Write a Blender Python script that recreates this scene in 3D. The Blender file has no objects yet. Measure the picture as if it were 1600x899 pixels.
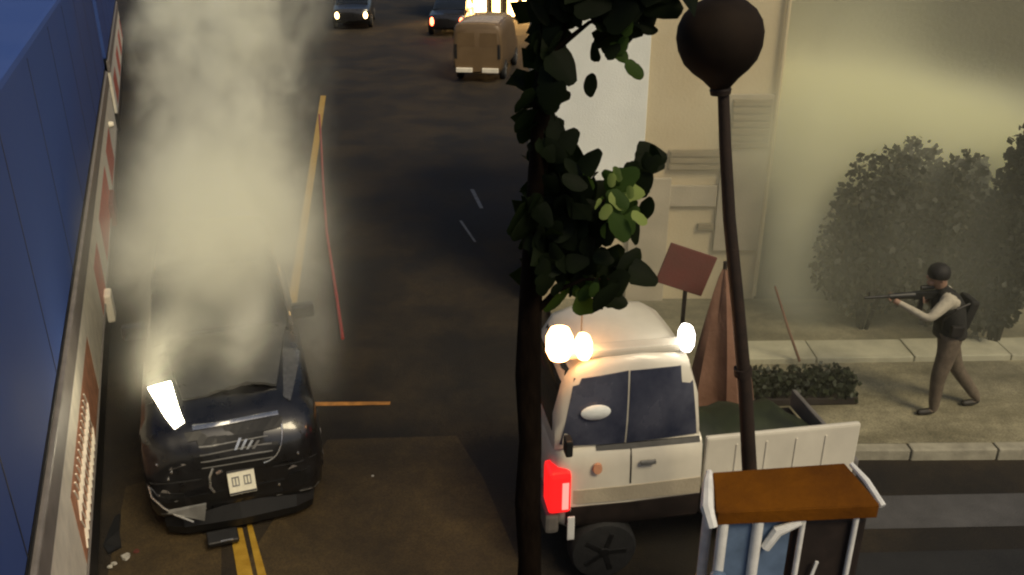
import bpy, bmesh, math, random
from mathutils import Vector, Matrix
from mathutils.bvhtree import BVHTree

random.seed(11)
R = math.radians
scene = bpy.context.scene
COL = scene.collection

# ------------------------------------------------------------------ camera, sky, sun, exposure
cam_data = bpy.data.cameras.new('camera')
cam = bpy.data.objects.new('camera', cam_data)
COL.objects.link(cam)
cam.location = (0, 0, 5.55)
cam.rotation_euler = (R(90 - 24), 0, 0)
cam_data.sensor_width = 36
cam_data.lens = 31.127
cam_data.clip_start = 0.1
cam_data.clip_end = 2000
scene.camera = cam

world = bpy.data.worlds.new('World')
scene.world = world
world.use_nodes = True
wn = world.node_tree
sky = wn.nodes.new('ShaderNodeTexSky')
sky.sky_type = 'NISHITA'
sky.sun_disc = False
SUN_EL, SUN_AZ = 50, 141          # azimuth clockwise from +Y, where the light comes from
sky.sun_elevation = R(SUN_EL)
sky.sun_rotation = R(SUN_AZ)
sky.air_density = 1.0
sky.dust_density = 4.0
bg = wn.nodes['Background']
bg.inputs['Strength'].default_value = 0.028
wn.links.new(sky.outputs[0], bg.inputs['Color'])

sun_data = bpy.data.lights.new('sun', 'SUN')
sun_data.energy = 0.9
sun_data.angle = R(20)
sun_data.color = (1.0, 0.84, 0.54)
sun = bpy.data.objects.new('sun', sun_data)
COL.objects.link(sun)
sd = Vector((math.sin(R(SUN_AZ)) * math.cos(R(SUN_EL)), math.cos(R(SUN_AZ)) * math.cos(R(SUN_EL)), math.sin(R(SUN_EL))))
sun.rotation_euler = sd.to_track_quat('Z', 'Y').to_euler()
sun.location = sd * 60

scene.view_settings.view_transform = 'Standard'
scene.view_settings.look = 'None'
scene.view_settings.gamma = 1
scene.view_settings.exposure = 1.18
scene.render.engine = 'CYCLES'
scene.cycles.volume_bounces = 5
scene.cycles.max_bounces = 6
scene.cycles.volume_step_rate = 1.2
scene.cycles.use_denoising = True
scene.cycles.filter_width = 2.2
scene.cycles.sample_clamp_indirect = 4

# ------------------------------------------------------------------ materials
def mat(name, col, rough=0.6, metal=0.0, var=0.25, scale=6.0, bump=0.0, bscale=40.0, coat=0.0, spec=0.5, col2=None, detail=6, stretch=None):
    m = bpy.data.materials.new(name)
    m.use_nodes = True
    nt = m.node_tree
    b = nt.nodes['Principled BSDF']
    b.inputs['Roughness'].default_value = rough
    b.inputs['Metallic'].default_value = metal
    b.inputs['Coat Weight'].default_value = coat
    b.inputs['Specular IOR Level'].default_value = spec
    tc = nt.nodes.new('ShaderNodeTexCoord')
    src = tc.outputs['Object']
    if stretch:
        mp = nt.nodes.new('ShaderNodeMapping')
        mp.inputs['Scale'].default_value = stretch
        nt.links.new(src, mp.inputs['Vector'])
        src = mp.outputs['Vector']
    n = nt.nodes.new('ShaderNodeTexNoise')
    n.inputs['Scale'].default_value = scale
    n.inputs['Detail'].default_value = detail
    n.inputs['Roughness'].default_value = 0.6
    nt.links.new(src, n.inputs['Vector'])
    rmp = nt.nodes.new('ShaderNodeValToRGB')
    rmp.color_ramp.elements[0].position = 0.3
    rmp.color_ramp.elements[1].position = 0.72
    c2 = col2 if col2 else tuple(min(1, c * (1 + var)) for c in col)
    c1 = tuple(c * (1 - var) for c in col) if not col2 else col
    rmp.color_ramp.elements[0].color = (*c1, 1)
    rmp.color_ramp.elements[1].color = (*c2, 1)
    nt.links.new(n.outputs['Fac'], rmp.inputs['Fac'])
    nt.links.new(rmp.outputs['Color'], b.inputs['Base Color'])
    mr = nt.nodes.new('ShaderNodeMapRange')
    mr.inputs['To Min'].default_value = max(0.02, rough - 0.12)
    mr.inputs['To Max'].default_value = min(1, rough + 0.12)
    nt.links.new(n.outputs['Fac'], mr.inputs['Value'])
    nt.links.new(mr.outputs['Result'], b.inputs['Roughness'])
    if bump:
        n2 = nt.nodes.new('ShaderNodeTexNoise')
        n2.inputs['Scale'].default_value = bscale
        n2.inputs['Detail'].default_value = 5
        nt.links.new(src, n2.inputs['Vector'])
        bp = nt.nodes.new('ShaderNodeBump')
        bp.inputs['Strength'].default_value = bump
        bp.inputs['Distance'].default_value = 0.02
        nt.links.new(n2.outputs['Fac'], bp.inputs['Height'])
        nt.links.new(bp.outputs['Normal'], b.inputs['Normal'])
    return m

def emit(name, col, strength, base=(0.8, 0.8, 0.8)):
    m = bpy.data.materials.new(name)
    m.use_nodes = True
    b = m.node_tree.nodes['Principled BSDF']
    b.inputs['Base Color'].default_value = (*base, 1)
    b.inputs['Emission Color'].default_value = (*col, 1)
    b.inputs['Emission Strength'].default_value = strength
    b.inputs['Roughness'].default_value = 0.3
    return m

M = {}
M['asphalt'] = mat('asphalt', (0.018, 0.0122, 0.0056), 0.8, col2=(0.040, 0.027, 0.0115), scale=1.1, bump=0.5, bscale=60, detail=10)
def weather(m, strength=0.6):
    nt = m.node_tree
    b = nt.nodes['Principled BSDF']
    src = b.inputs['Base Color'].links[0].from_socket
    tc = nt.nodes.new('ShaderNodeTexCoord')
    def factor(node, out, lo, hi, tmin):
        nt.links.new(tc.outputs['Object'], node.inputs['Vector'])
        r = nt.nodes.new('ShaderNodeMapRange')
        r.inputs['From Min'].default_value = lo
        r.inputs['From Max'].default_value = hi
        r.inputs['To Min'].default_value = tmin
        r.inputs['To Max'].default_value = 1.0
        nt.links.new(node.outputs[out], r.inputs['Value'])
        return r.outputs['Result']
    def times(a, f):
        x = nt.nodes.new('ShaderNodeMix')
        x.data_type = 'RGBA'
        x.blend_type = 'MULTIPLY'
        x.inputs['Factor'].default_value = 1.0
        nt.links.new(a, x.inputs['A'])
        nt.links.new(f, x.inputs['B'])
        return x.outputs['Result']
    n1 = nt.nodes.new('ShaderNodeTexNoise')                       # oil stains
    n1.inputs['Scale'].default_value = 0.55
    n1.inputs['Detail'].default_value = 4
    col = times(src, factor(n1, 'Fac', 0.40, 0.58, 1 - strength))
    n2 = nt.nodes.new('ShaderNodeTexVoronoi')                     # stone grain
    n2.inputs['Scale'].default_value = 45
    col = times(col, factor(n2, 'Distance', 0.0, 0.7, 0.55))
    n3 = nt.nodes.new('ShaderNodeTexNoise')                       # worn mottling
    n3.inputs['Scale'].default_value = 5.5
    n3.inputs['Detail'].default_value = 8
    n3.inputs['Roughness'].default_value = 0.75
    col = times(col, factor(n3, 'Fac', 0.35, 0.65, 0.6))
    nt.links.new(col, b.inputs['Base Color'])
weather(M['asphalt'])
M['asphalt_new'] = mat('asphalt_new', (0.012, 0.012, 0.012), 0.7, var=0.35, scale=2, bump=0.4, bscale=70)
M['asphalt_worn'] = mat('asphalt_worn', (0.07, 0.068, 0.068), 0.7, var=0.3, scale=2.5, bump=0.4, bscale=70)
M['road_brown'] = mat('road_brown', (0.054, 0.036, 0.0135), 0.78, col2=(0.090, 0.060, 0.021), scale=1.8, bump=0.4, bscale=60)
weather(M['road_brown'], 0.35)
M['pavement'] = mat('pavement', (0.19, 0.17, 0.10), 0.8, col2=(0.44, 0.40, 0.26), scale=1.1, bump=0.3, bscale=50, stretch=(0.7, 2.2, 1))
weather(M['pavement'], 0.45)
M['pale_stone'] = mat('pale_stone', (0.40, 0.385, 0.28), 0.7, var=0.2, scale=3, bump=0.3, bscale=40)
M['kerb'] = mat('kerb', (0.30, 0.28, 0.21), 0.75, var=0.3, scale=4, bump=0.3)
M['yellow_paint'] = mat('yellow_paint', (0.30, 0.17, 0.012), 0.6, col2=(0.46, 0.29, 0.035), scale=8, bump=0.3)
M['streak_orange'] = mat('streak_orange', (0.45, 0.20, 0.04), 0.6, var=0.4, scale=8, bump=0.3)
M['white_paint'] = mat('white_paint', (0.20, 0.19, 0.17), 0.6, var=0.4, scale=8)
M['red_hose'] = mat('red_hose', (0.24, 0.022, 0.018), 0.6, var=0.3, scale=14, bump=0.3)
M['blue'] = mat('blue_panel', (0.034, 0.075, 0.27), 0.75, col2=(0.048, 0.092, 0.29), scale=0.8, bump=0.1, bscale=5, spec=0.2)
M['rail_grey'] = mat('rail_grey', (0.20, 0.18, 0.165), 0.5, var=0.25, scale=5)
M['strip_white'] = mat('strip_white', (0.84, 0.79, 0.66), 0.5, var=0.14, scale=5)
M['strip_red'] = mat('strip_red', (0.60, 0.13, 0.09), 0.5, var=0.2, scale=5)
M['strip_tan'] = mat('strip_tan', (0.55, 0.26, 0.15), 0.6, var=0.3, scale=7)
M['black_trim'] = mat('black_trim', (0.012, 0.012, 0.012), 0.55, var=0.3, scale=10)
M['rubber'] = mat('rubber', (0.013, 0.013, 0.013), 0.8, var=0.3, scale=12, bump=0.2)
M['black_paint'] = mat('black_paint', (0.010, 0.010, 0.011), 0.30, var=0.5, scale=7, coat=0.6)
M['bonnet_sheen'] = mat('bonnet_sheen', (0.045, 0.045, 0.041), 0.32, col2=(0.095, 0.094, 0.083), scale=3, coat=0.4)  # black paint lightened to grey, the reflection on the bonnet put into the colour
M['dark_plastic'] = mat('dark_plastic', (0.007, 0.007, 0.007), 0.5, var=0.3, scale=14)
M['chrome'] = mat('chrome', (0.62, 0.62, 0.60), 0.25, metal=0.9, var=0.12, scale=9)
M['grey_metal'] = mat('grey_metal', (0.22, 0.22, 0.21), 0.45, metal=0.4, var=0.25, scale=9)
M['glass_dark'] = mat('glass_dark', (0.012, 0.014, 0.015), 0.12, var=0.2, scale=3, coat=0.5)
M['lens_off'] = mat('lens_off', (0.09, 0.09, 0.085), 0.15, var=0.3, scale=20, coat=0.8)
M['plate'] = mat('plate', (0.74, 0.72, 0.58), 0.5, var=0.08, scale=20)
M['plate_mark'] = mat('plate_mark', (0.05, 0.05, 0.05), 0.6, var=0.2, scale=30)
M['debris_pale'] = mat('debris_pale', (0.5, 0.48, 0.42), 0.5, var=0.3, scale=30)
M['headlight'] = emit('headlight_lit', (1.0, 0.88, 0.62), 11)
M['wall_beige'] = mat('wall_beige', (0.50, 0.41, 0.255), 0.85, col2=(0.60, 0.52, 0.35), scale=0.9, bump=0.25, bscale=25)
M['plain_white'] = mat('plain_white', (0.80, 0.83, 0.80), 0.8, var=0.10, scale=1.2, bump=0.2)
M['shutter'] = mat('shutter', (0.25, 0.205, 0.13), 0.6, var=0.25, scale=4, stretch=(1, 1, 8))
M['panel_grey'] = mat('panel_grey', (0.40, 0.35, 0.26), 0.7, var=0.18, scale=1.6, bump=0.2)
M['wall_dark'] = mat('wall_dark', (0.045, 0.038, 0.020), 0.85, var=0.3, scale=0.8, bump=0.3, bscale=12)
M['lamp_black'] = mat('lamp_black', (0.018, 0.009, 0.005), 0.75, var=0.4, scale=9, bump=0.25, bscale=60)
M['lamp_globe'] = mat('lamp_globe', (0.014, 0.009, 0.006), 0.8, var=0.35, scale=5, spec=0.15)
M['bark'] = mat('bark', (0.007, 0.0045, 0.003), 0.95, var=0.6, scale=9, bump=0.9, bscale=16, stretch=(1, 1, 0.3), spec=0.05)
M['sign_red'] = mat('sign_red', (0.085, 0.026, 0.017), 0.7, col2=(0.13, 0.030, 0.022), scale=3, bump=0.2)
M['parasol'] = mat('parasol', (0.15, 0.075, 0.045), 0.85, col2=(0.24, 0.13, 0.085), scale=3, bump=0.4, bscale=20)
M['hedge_leaf'] = mat('hedge_leaf', (0.018, 0.024, 0.008), 0.6, var=0.5, scale=3)
M['bush_leaf'] = mat('bush_leaf', (0.020, 0.022, 0.010), 0.6, var=0.5, scale=2)
M['canopy'] = mat('canopy', (0.075, 0.026, 0.004), 0.9, col2=(0.165, 0.058, 0.004), scale=2.2, bump=0.3, bscale=25, spec=0.08)
M['post_white'] = mat('post_white', (0.70, 0.70, 0.68), 0.4, var=0.15, scale=12)
M['stall_blue'] = mat('stall_blue', (0.10, 0.15, 0.24), 0.45, var=0.25, scale=6)
M['stall_dark'] = mat('stall_dark', (0.014, 0.008, 0.006), 0.7, var=0.4, scale=8)
M['car_white'] = mat('car_white', (0.66, 0.62, 0.52), 0.4, var=0.10, scale=2.5, coat=0.4)
M['car_grey'] = mat('car_grey', (0.14, 0.13, 0.12), 0.5, var=0.25, scale=4)
M['glass_blue'] = mat('glass_blue', (0.02, 0.026, 0.05), 0.25, col2=(0.10, 0.105, 0.14), scale=2.2, coat=0.4)
M['amber'] = emit('amber_lit', (1.0, 0.44, 0.15), 9)
M['white_lit'] = emit('white_lit', (1.0, 0.93, 0.82), 3.5)
M['red_lit'] = emit('red_lit', (1.0, 0.012, 0.012), 0.55, (0.4, 0.01, 0.01))
M['pink_lit'] = emit('pink_lit', (1.0, 0.16, 0.13), 1.1, (0.6, 0.1, 0.1))
M['far_warm'] = emit('far_warm', (1.0, 0.62, 0.22), 6)
M['far_red'] = emit('far_red', (1.0, 0.10, 0.03), 6)
M['shop_lit'] = emit('shop_lit', (1.0, 0.55, 0.16), 9)
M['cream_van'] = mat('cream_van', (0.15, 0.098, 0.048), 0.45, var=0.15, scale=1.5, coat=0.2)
M['van_roof_lit'] = mat('van_roof_lit', (0.50, 0.36, 0.19), 0.28, var=0.12, scale=1.5, coat=0.5)  # lighter than the van body: shop light on the roof put into the colour
M['skin'] = mat('skin', (0.30, 0.18, 0.12), 0.6, var=0.1, scale=20)
M['sleeve'] = mat('sleeve', (0.42, 0.38, 0.29), 0.8, var=0.15, scale=25, bump=0.3)
M['vest'] = mat('vest', (0.014, 0.013, 0.010), 0.8, var=0.4, scale=20, bump=0.4)
M['trousers'] = mat('trousers', (0.075, 0.056, 0.038), 0.85, col2=(0.15, 0.115, 0.08), scale=9, bump=0.4, bscale=30)
M['boot'] = mat('boot', (0.016, 0.013, 0.010), 0.6, var=0.3, scale=20)
M['hair'] = mat('hair', (0.010, 0.008, 0.006), 0.7, var=0.4, scale=40)
M['gun'] = mat('gun', (0.010, 0.010, 0.009), 0.45, var=0.3, scale=30)

def leaf_mat(name, c1, c2):
    m = mat(name, c1, 0.65, col2=c2, scale=1.7, detail=2, spec=0.12)
    b = m.node_tree.nodes['Principled BSDF']
    b.inputs['Transmission Weight'].default_value = 0
    nt = m.node_tree
    tr = nt.nodes.new('ShaderNodeBsdfTranslucent')
    tr.inputs['Color'].default_value = (c2[0] * 1.6, c2[1] * 1.8, c2[2], 1)
    mx = nt.nodes.new('ShaderNodeMixShader')
    mx.inputs[0].default_value = 0.35
    nt.links.new(b.outputs[0], mx.inputs[1])
    nt.links.new(tr.outputs[0], mx.inputs[2])
    nt.links.new(mx.outputs[0], nt.nodes['Material Output'].inputs['Surface'])
    return m
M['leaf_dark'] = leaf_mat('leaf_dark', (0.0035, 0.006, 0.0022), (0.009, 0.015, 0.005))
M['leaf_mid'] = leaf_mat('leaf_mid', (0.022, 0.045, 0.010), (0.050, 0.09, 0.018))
M['leaf_sunlit'] = leaf_mat('leaf_sunlit', (0.18, 0.24, 0.06), (0.30, 0.36, 0.12))  # lighter copy of the leaf: sunlight on the sprig put into its colour

# ------------------------------------------------------------------ mesh helpers
class MB:
    def __init__(s):
        s.v, s.f = [], []
    def add(s, vs, fs):
        o = len(s.v)
        s.v += [tuple(v) for v in vs]
        s.f += [tuple(i + o for i in f) for f in fs]
        return s
    def box(s, c, size, rot=(0, 0, 0)):
        m = Matrix.Rotation(rot[2], 3, 'Z') @ Matrix.Rotation(rot[1], 3, 'Y') @ Matrix.Rotation(rot[0], 3, 'X')
        vs = []
        for x, y, z in ((-1, -1, -1), (1, -1, -1), (1, 1, -1), (-1, 1, -1), (-1, -1, 1), (1, -1, 1), (1, 1, 1), (-1, 1, 1)):
            vs.append(m @ Vector((x * size[0] / 2, y * size[1] / 2, z * size[2] / 2)) + Vector(c))
        return s.add(vs, [(0, 3, 2, 1), (4, 5, 6, 7), (0, 1, 5, 4), (1, 2, 6, 5), (2, 3, 7, 6), (3, 0, 4, 7)])
    def tube(s, pts, rad, n=10):
        pts = [Vector(p) for p in pts]
        if not isinstance(rad, (list, tuple)):
            rad = [rad] * len(pts)
        vs, fs = [], []
        up = None
        for i, p in enumerate(pts):
            t = (pts[min(i + 1, len(pts) - 1)] - pts[max(i - 1, 0)]).normalized()
            if up is None:
                up = t.orthogonal().normalized()
            up = (up - t * up.dot(t)).normalized()
            b = t.cross(up)
            for k in range(n):
                a = 2 * math.pi * k / n
                vs.append(p + (up * math.cos(a) + b * math.sin(a)) * rad[i])
        for i in range(len(pts) - 1):
            for k in range(n):
                k2 = (k + 1) % n
                fs.append((i * n + k, i * n + k2, (i + 1) * n + k2, (i + 1) * n + k))
        fs.append(tuple(range(n - 1, -1, -1)))
        fs.append(tuple(range((len(pts) - 1) * n, len(pts) * n)))
        return s.add(vs, fs)
    def lathe(s, prof, c=(0, 0, 0), n=24, axis='Z'):
        vs, fs = [], []
        for r, h in prof:
            for k in range(n):
                a = 2 * math.pi * k / n
                x, y = r * math.cos(a), r * math.sin(a)
                q = (x, y, h) if axis == 'Z' else ((h, x, y) if axis == 'X' else (x, h, y))
                vs.append(Vector(q) + Vector(c))
        for i in range(len(prof) - 1):
            for k in range(n):
                k2 = (k + 1) % n
                fs.append((i * n + k, i * n + k2, (i + 1) * n + k2, (i + 1) * n + k))
        fs.append(tuple(range(n - 1, -1, -1)))
        fs.append(tuple(range((len(prof) - 1) * n, len(prof) * n)))
        return s.add(vs, fs)
    def rings(s, rings):
        n = len(rings[0])
        vs = [v for r in rings for v in r]
        fs = []
        for i in range(len(rings) - 1):
            for k in range(n):
                k2 = (k + 1) % n
                fs.append((i * n + k, i * n + k2, (i + 1) * n + k2, (i + 1) * n + k))
        fs.append(tuple(range(n - 1, -1, -1)))
        fs.append(tuple(range((len(rings) - 1) * n, len(rings) * n)))
        return s.add(vs, fs)
    def prism(s, poly, z0, z1):
        n = len(poly)
        vs = [(x, y, z0) for x, y in poly] + [(x, y, z1) for x, y in poly]
        fs = [tuple(range(n - 1, -1, -1)), tuple(range(n, 2 * n))]
        fs += [(k, (k + 1) % n, n + (k + 1) % n, n + k) for k in range(n)]
        return s.add(vs, fs)
    def build(s, name, material, parent=None, smooth=False, bevel=0.0, loc=None):
        me = bpy.data.meshes.new(name)
        me.from_pydata(s.v, [], s.f)
        bm = bmesh.new()
        bm.from_mesh(me)
        bmesh.ops.recalc_face_normals(bm, faces=bm.faces)
        if bevel:
            bmesh.ops.bevel(bm, geom=[e for e in bm.edges if len(e.link_faces) == 2 and e.calc_face_angle(0) > 0.6], offset=bevel, segments=2, affect='EDGES', profile=0.6)
        bm.to_mesh(me)
        bm.free()
        if smooth:
            me.polygons.foreach_set('use_smooth', [True] * len(me.polygons))
            try:
                me.set_sharp_from_angle(angle=R(40))
            except Exception:
                pass
        me.materials.append(M[material] if isinstance(material, str) else material)
        o = bpy.data.objects.new(name, me)
        COL.objects.link(o)
        if parent:
            o.parent = parent
        if loc:
            o.location = loc
        return o
    def bvh(s):
        return BVHTree.FromPolygons([Vector(v) for v in s.v], s.f, epsilon=0.0)

def patch(bvh, corners, direction, n=6, m=4, off=0.006, thick=0.02):
    """A thin shell that follows the surface under it: grid between four corners, cast along direction."""
    d = Vector(direction).normalized()
    a, b, c, e = [Vector(q) for q in corners]
    grid, miss = [], []
    for j in range(m + 1):
        for i in range(n + 1):
            u, v = i / n, j / m
            p = (a * (1 - u) + b * u) * (1 - v) + (e * (1 - u) + c * u) * v
            hit = bvh.ray_cast(p - d * 2.0, d)
            grid.append(hit[0] if hit[0] is not None else None)
            if hit[0] is None:
                miss.append(len(grid) - 1)
    good = [g for g in grid if g is not None]
    for k in miss:
        i, j = k % (n + 1), k // (n + 1)
        u, v = i / n, j / m
        p = (a * (1 - u) + b * u) * (1 - v) + (e * (1 - u) + c * u) * v
        near = min(good, key=lambda g: (g - p - d * (g - p).dot(d)).length) if good else p
        grid[k] = p + d * (near - p).dot(d)
    N = len(grid)
    vs = [g - d * off for g in grid] + [g + d * thick for g in grid]
    w = n + 1
    fs = []
    for j in range(m):
        for i in range(n):
            q = (j * w + i, j * w + i + 1, (j + 1) * w + i + 1, (j + 1) * w + i)
            fs.append(q)
            fs.append(tuple(N + k for k in reversed(q)))
    border = [i for i in range(w)] + [j * w + n for j in range(1, m + 1)] + [m * w + i for i in range(n - 1, -1, -1)] + [j * w for j in range(m - 1, 0, -1)]
    for k in range(len(border)):
        i0, i1 = border[k], border[(k + 1) % len(border)]
        fs.append((i0, N + i0, N + i1, i1))
    return MB().add(vs, fs)

def tag(o, label=None, cat=None, group=None, kind=None):
    if label: o['label'] = label
    if cat: o['category'] = cat
    if group: o['group'] = group
    if kind: o['kind'] = kind
    return o

def empty(name, loc, rz=0.0, label=None, cat=None, group=None):
    o = bpy.data.objects.new(name, None)
    o.empty_display_size = 0.2
    COL.objects.link(o)
    o.location = loc
    o.rotation_euler = (0, 0, rz)
    tag(o, label, cat, group)
    return o

# ------------------------------------------------------------------ the setting
def sheet(name, poly, z, material, sub=0):
    b = MB().add([(x, y, z) for x, y in poly], [tuple(range(len(poly)))])
    return tag(b.build(name, material), kind='structure')

sheet('ground', [(-150, -40), (150, -40), (150, 400), (-150, 400)], 0.0, 'asphalt')
sheet('road_patch_and_glow', [(-2.05, 8.30), (-0.62, 8.38), (-0.30, 7.6), (0.10, 6.2), (0.12, 5.2), (-2.6, 5.2), (-2.3, 7.0)], 0.004, 'road_brown')
sheet('road_patch_and_glow', [(-3.95, 7.45), (-3.7, 7.6), (-3.45, 7.3), (-3.30, 7.25), (-3.1, 6.9), (-2.92, 6.7), (-2.72, 6.6), (-2.60, 6.2), (-2.5, 5.6), (-3.45, 5.6)], 0.004, 'road_brown')  # brown pool by the car's front: headlight glow painted on the road
sheet('road_strip', [(2.2, 6.75), (12, 7.05), (12, 7.55), (2.2, 7.25)], 0.004, 'asphalt_worn')
sheet('road_edge', [(2.2, 4.0), (12, 4.0), (12, 6.75), (2.2, 6.42)], 0.004, 'asphalt_new')
sheet('lane_line', [(-2.70, 6.80), (-2.58, 6.80), (-2.28, 6.10), (-2.42, 6.10)], 0.008, 'yellow_paint')
sheet('lane_line', [(-2.55, 6.85), (-2.50, 6.85), (-2.16, 6.10), (-2.24, 6.10)], 0.008, 'yellow_paint')
sheet('centre_line', [(-3.06, 10.3), (-2.93, 10.3), (-5.58, 26.6), (-5.74, 26.6)], 0.008, 'yellow_paint')
sheet('orange_streak', [(-2.40, 9.00), (-1.45, 9.03), (-1.45, 9.10), (-2.40, 9.09)], 0.008, 'streak_orange')  # thin orange strip across the road
sheet('worn_dash', [(-0.86, 17.4), (-0.78, 17.4), (-0.55, 16.2), (-0.62, 16.2)], 0.008, 'white_paint')
sheet('worn_dash', [(-0.98, 15.5), (-0.93, 15.5), (-0.62, 14.4), (-0.66, 14.4)], 0.008, 'white_paint')

pav = MB().prism([(0.55, 8.02), (14, 8.16), (14, 11.79), (0.55, 11.79)], -0.05, 0.12).build('pavement', 'pavement')
tag(pav, kind='structure')
kb = MB().prism([(0.56, 7.90), (13.99, 8.04), (13.99, 8.15), (0.56, 8.01)], -0.06, 0.10).build('kerb', 'kerb')
tag(kb, kind='structure')
for k in range(14):                       # separate stones, each a little out of line
    x0, x1 = 0.55 + k * 0.93, 0.55 + (k + 1) * 0.93 - 0.016
    y0, y1 = 7.88 + (x0 - 0.55) * 0.0104, 7.88 + (x1 - 0.55) * 0.0104
    j = random.uniform(-0.012, 0.012)
    MB().prism([(x0, y0 + j), (x1, y1 + j + random.uniform(-0.008, 0.008)), (x1, y1 + 0.137), (x0, y0 + 0.137)], -0.05, 0.128 + random.uniform(-0.008, 0.008)).build('kerb_stone', 'kerb', kb, bevel=0.018)
stp = MB().prism([(2.62, 9.82), (13.9, 10.17), (13.9, 10.58), (2.62, 10.28)], 0.08, 0.17).build('pavement_step', 'pale_stone')
tag(stp, kind='structure')
for k in range(9):
    x0, x1 = 2.6 + k * 1.25, 2.6 + (k + 1) * 1.25 - 0.014
    f0, f1 = (x0 - 2.6) / 11.4, (x1 - 2.6) / 11.4
    MB().prism([(x0, 9.80 + 0.35 * f0), (x1, 9.80 + 0.35 * f1), (x1, 10.30 + 0.30 * f1), (x0, 10.30 + 0.30 * f0)], 0.10, 0.20 + random.uniform(-0.006, 0.006)).build('step_stone', 'pale_stone', stp, bevel=0.015)

# ------------------------------------------------------------------ blue lorries on the left
TR = R(21.4)                       # the side runs this far left of straight ahead
def lorry(loc, label, L, detail):
    t = empty('lorry', loc, TR, label, 'lorry', 'blue lorries in a row')
    W = 2.5                        # local: y along the lorry, side facing the car at x = 0, body towards -x
    MB().box((-W / 2, L / 2, 3.03), (W, L, 2.36)).build('cargo_body', 'blue', t, bevel=0.06)
    for k in range(1, int(L / 2.4) + 1):
        MB().box((0.0015, k * 2.4, 3.0), (0.004, 0.014, 2.2)).build('panel_seam', 'black_trim', t)
    MB().box((-0.004, L / 2, 1.835), (0.012, L, 0.03)).build('black_gap', 'black_trim', t)  # black strip along the joint above the rail
    MB().box((0.006, L / 2, 1.675), (0.07, L, 0.285)).build('rail', 'rail_grey', t, bevel=0.02)
    MB().box((-0.010, L / 2, 1.37), (0.07, L, 0.31)).build('white_stripe', 'strip_white', t, bevel=0.01)
    n = int(L / 1.0)
    for k in range(n):
        y = (k + 0.5) * L / n
        nm, mt = ('red_panel', 'strip_red') if k % 4 in (1, 2) else ('white_panel', 'strip_white')
        if detail:
            nm, mt = ('white_panel', 'strip_white')
            if k in (4, 5, 6): nm, mt = ('tan_panel', 'strip_tan')
            if k in (9, 11, 12, 13, 15, 16): nm, mt = ('red_panel', 'strip_red')
        MB().box((-0.012, y, 0.87), (0.066, L / n - 0.01, 0.68)).build(nm, mt, t, bevel=0.008)
    if detail:                     # wire mesh over the nearest panels
        for k in range(14):
            y = 4.15 + k * 0.125
            MB().tube([(0.026, y, 0.58), (0.030, y + 0.09, 0.72), (0.026, y + 0.01, 0.86), (0.030, y + 0.10, 1.0), (0.026, y + 0.02, 1.14)], 0.009, 5).build('mesh_wire', 'strip_white', t)
    MB().box((-0.03, L / 2, 0.30), (0.08, L, 0.44)).build('side_skirt', 'black_trim', t, bevel=0.02)
    MB().tube([(0.02, 0.05, 0.50), (0.02, L - 0.05, 0.50)], 0.014, 8).build('skirt_rail', 'rail_grey', t)
    for y in ((3.2, 4.6, L - 2.2) if L > 8 else (2, L - 2)):
        for sx in (-0.30, -W + 0.30):
            wv = MB().lathe([(0.02, -0.14), (0.40, -0.14), (0.50, -0.10), (0.50, 0.10), (0.40, 0.14), (0.02, 0.14)], (0, 0, 0), 24, 'X').build('wheel', 'rubber', t, smooth=True)
            wv.location = (sx, y, 0.50)
            MB().lathe([(0.02, -0.15), (0.27, -0.15), (0.29, -0.11), (0.29, 0.11), (0.27, 0.15), (0.02, 0.15)], (0, 0, 0), 18, 'X').build('rim', 'grey_metal', wv, smooth=True)
    if detail:
        mk = MB().lathe([(0.01, 0), (0.06, 0.0), (0.07, 0.05), (0.05, 0.10), (0.01, 0.11)], (0, 0, 0), 14, 'X').build('marker_lamp', 'strip_white', t, smooth=True)
        mk.location = (0.02, 17.2, 1.2)
        MB().box((0.05, 13.6, 0.55), (0.10, 0.9, 0.4)).build('red_box', 'sign_red', t, bevel=0.03)
        MB().box((0.06, 9.6, 0.42), (0.10, 0.30, 0.40)).build('step_box', 'strip_white', t, bevel=0.03)
    return t
sx0, sy0 = -3.68, 6.16
def on_side(s): return (sx0 - math.sin(TR) * s, sy0 + math.cos(TR) * s, 0)
lorry(on_side(-4.5), 'near blue lorry with red and white striped lower side, beside the smoking car', 20.0, True)
lorry(on_side(17.0), 'far blue lorry parked ahead of the near one, half lost behind smoke', 14.0, False)

# ------------------------------------------------------------------ cars
def body_rings(stations, along='y'):
    rings = []
    for (y, w, zb, zt, cr) in stations:
        h = zt - zb
        half = [(0.0, zb), (0.55 * w, zb), (0.86 * w, zb + 0.01), (0.97 * w, zb + 0.10 * h), (w, zb + 0.32 * h), (w * 0.995, zb + 0.55 * h),
                (w * 0.975, zb + 0.76 * h), (w * 0.945, zb + 0.90 * h), (w * 0.86, zb + 0.975 * h), (w * 0.66, zt + cr * 0.35), (w * 0.35, zt + cr * 0.8), (0.0, zt + cr)]
        ring = [(x, y, z) for x, z in half] + [(-x, y, z) for x, z in reversed(half[1:-1])]
        if along == 'x':
            ring = [(q[1], q[0], q[2]) for q in ring]
        rings.append(ring)
    return rings

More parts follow.
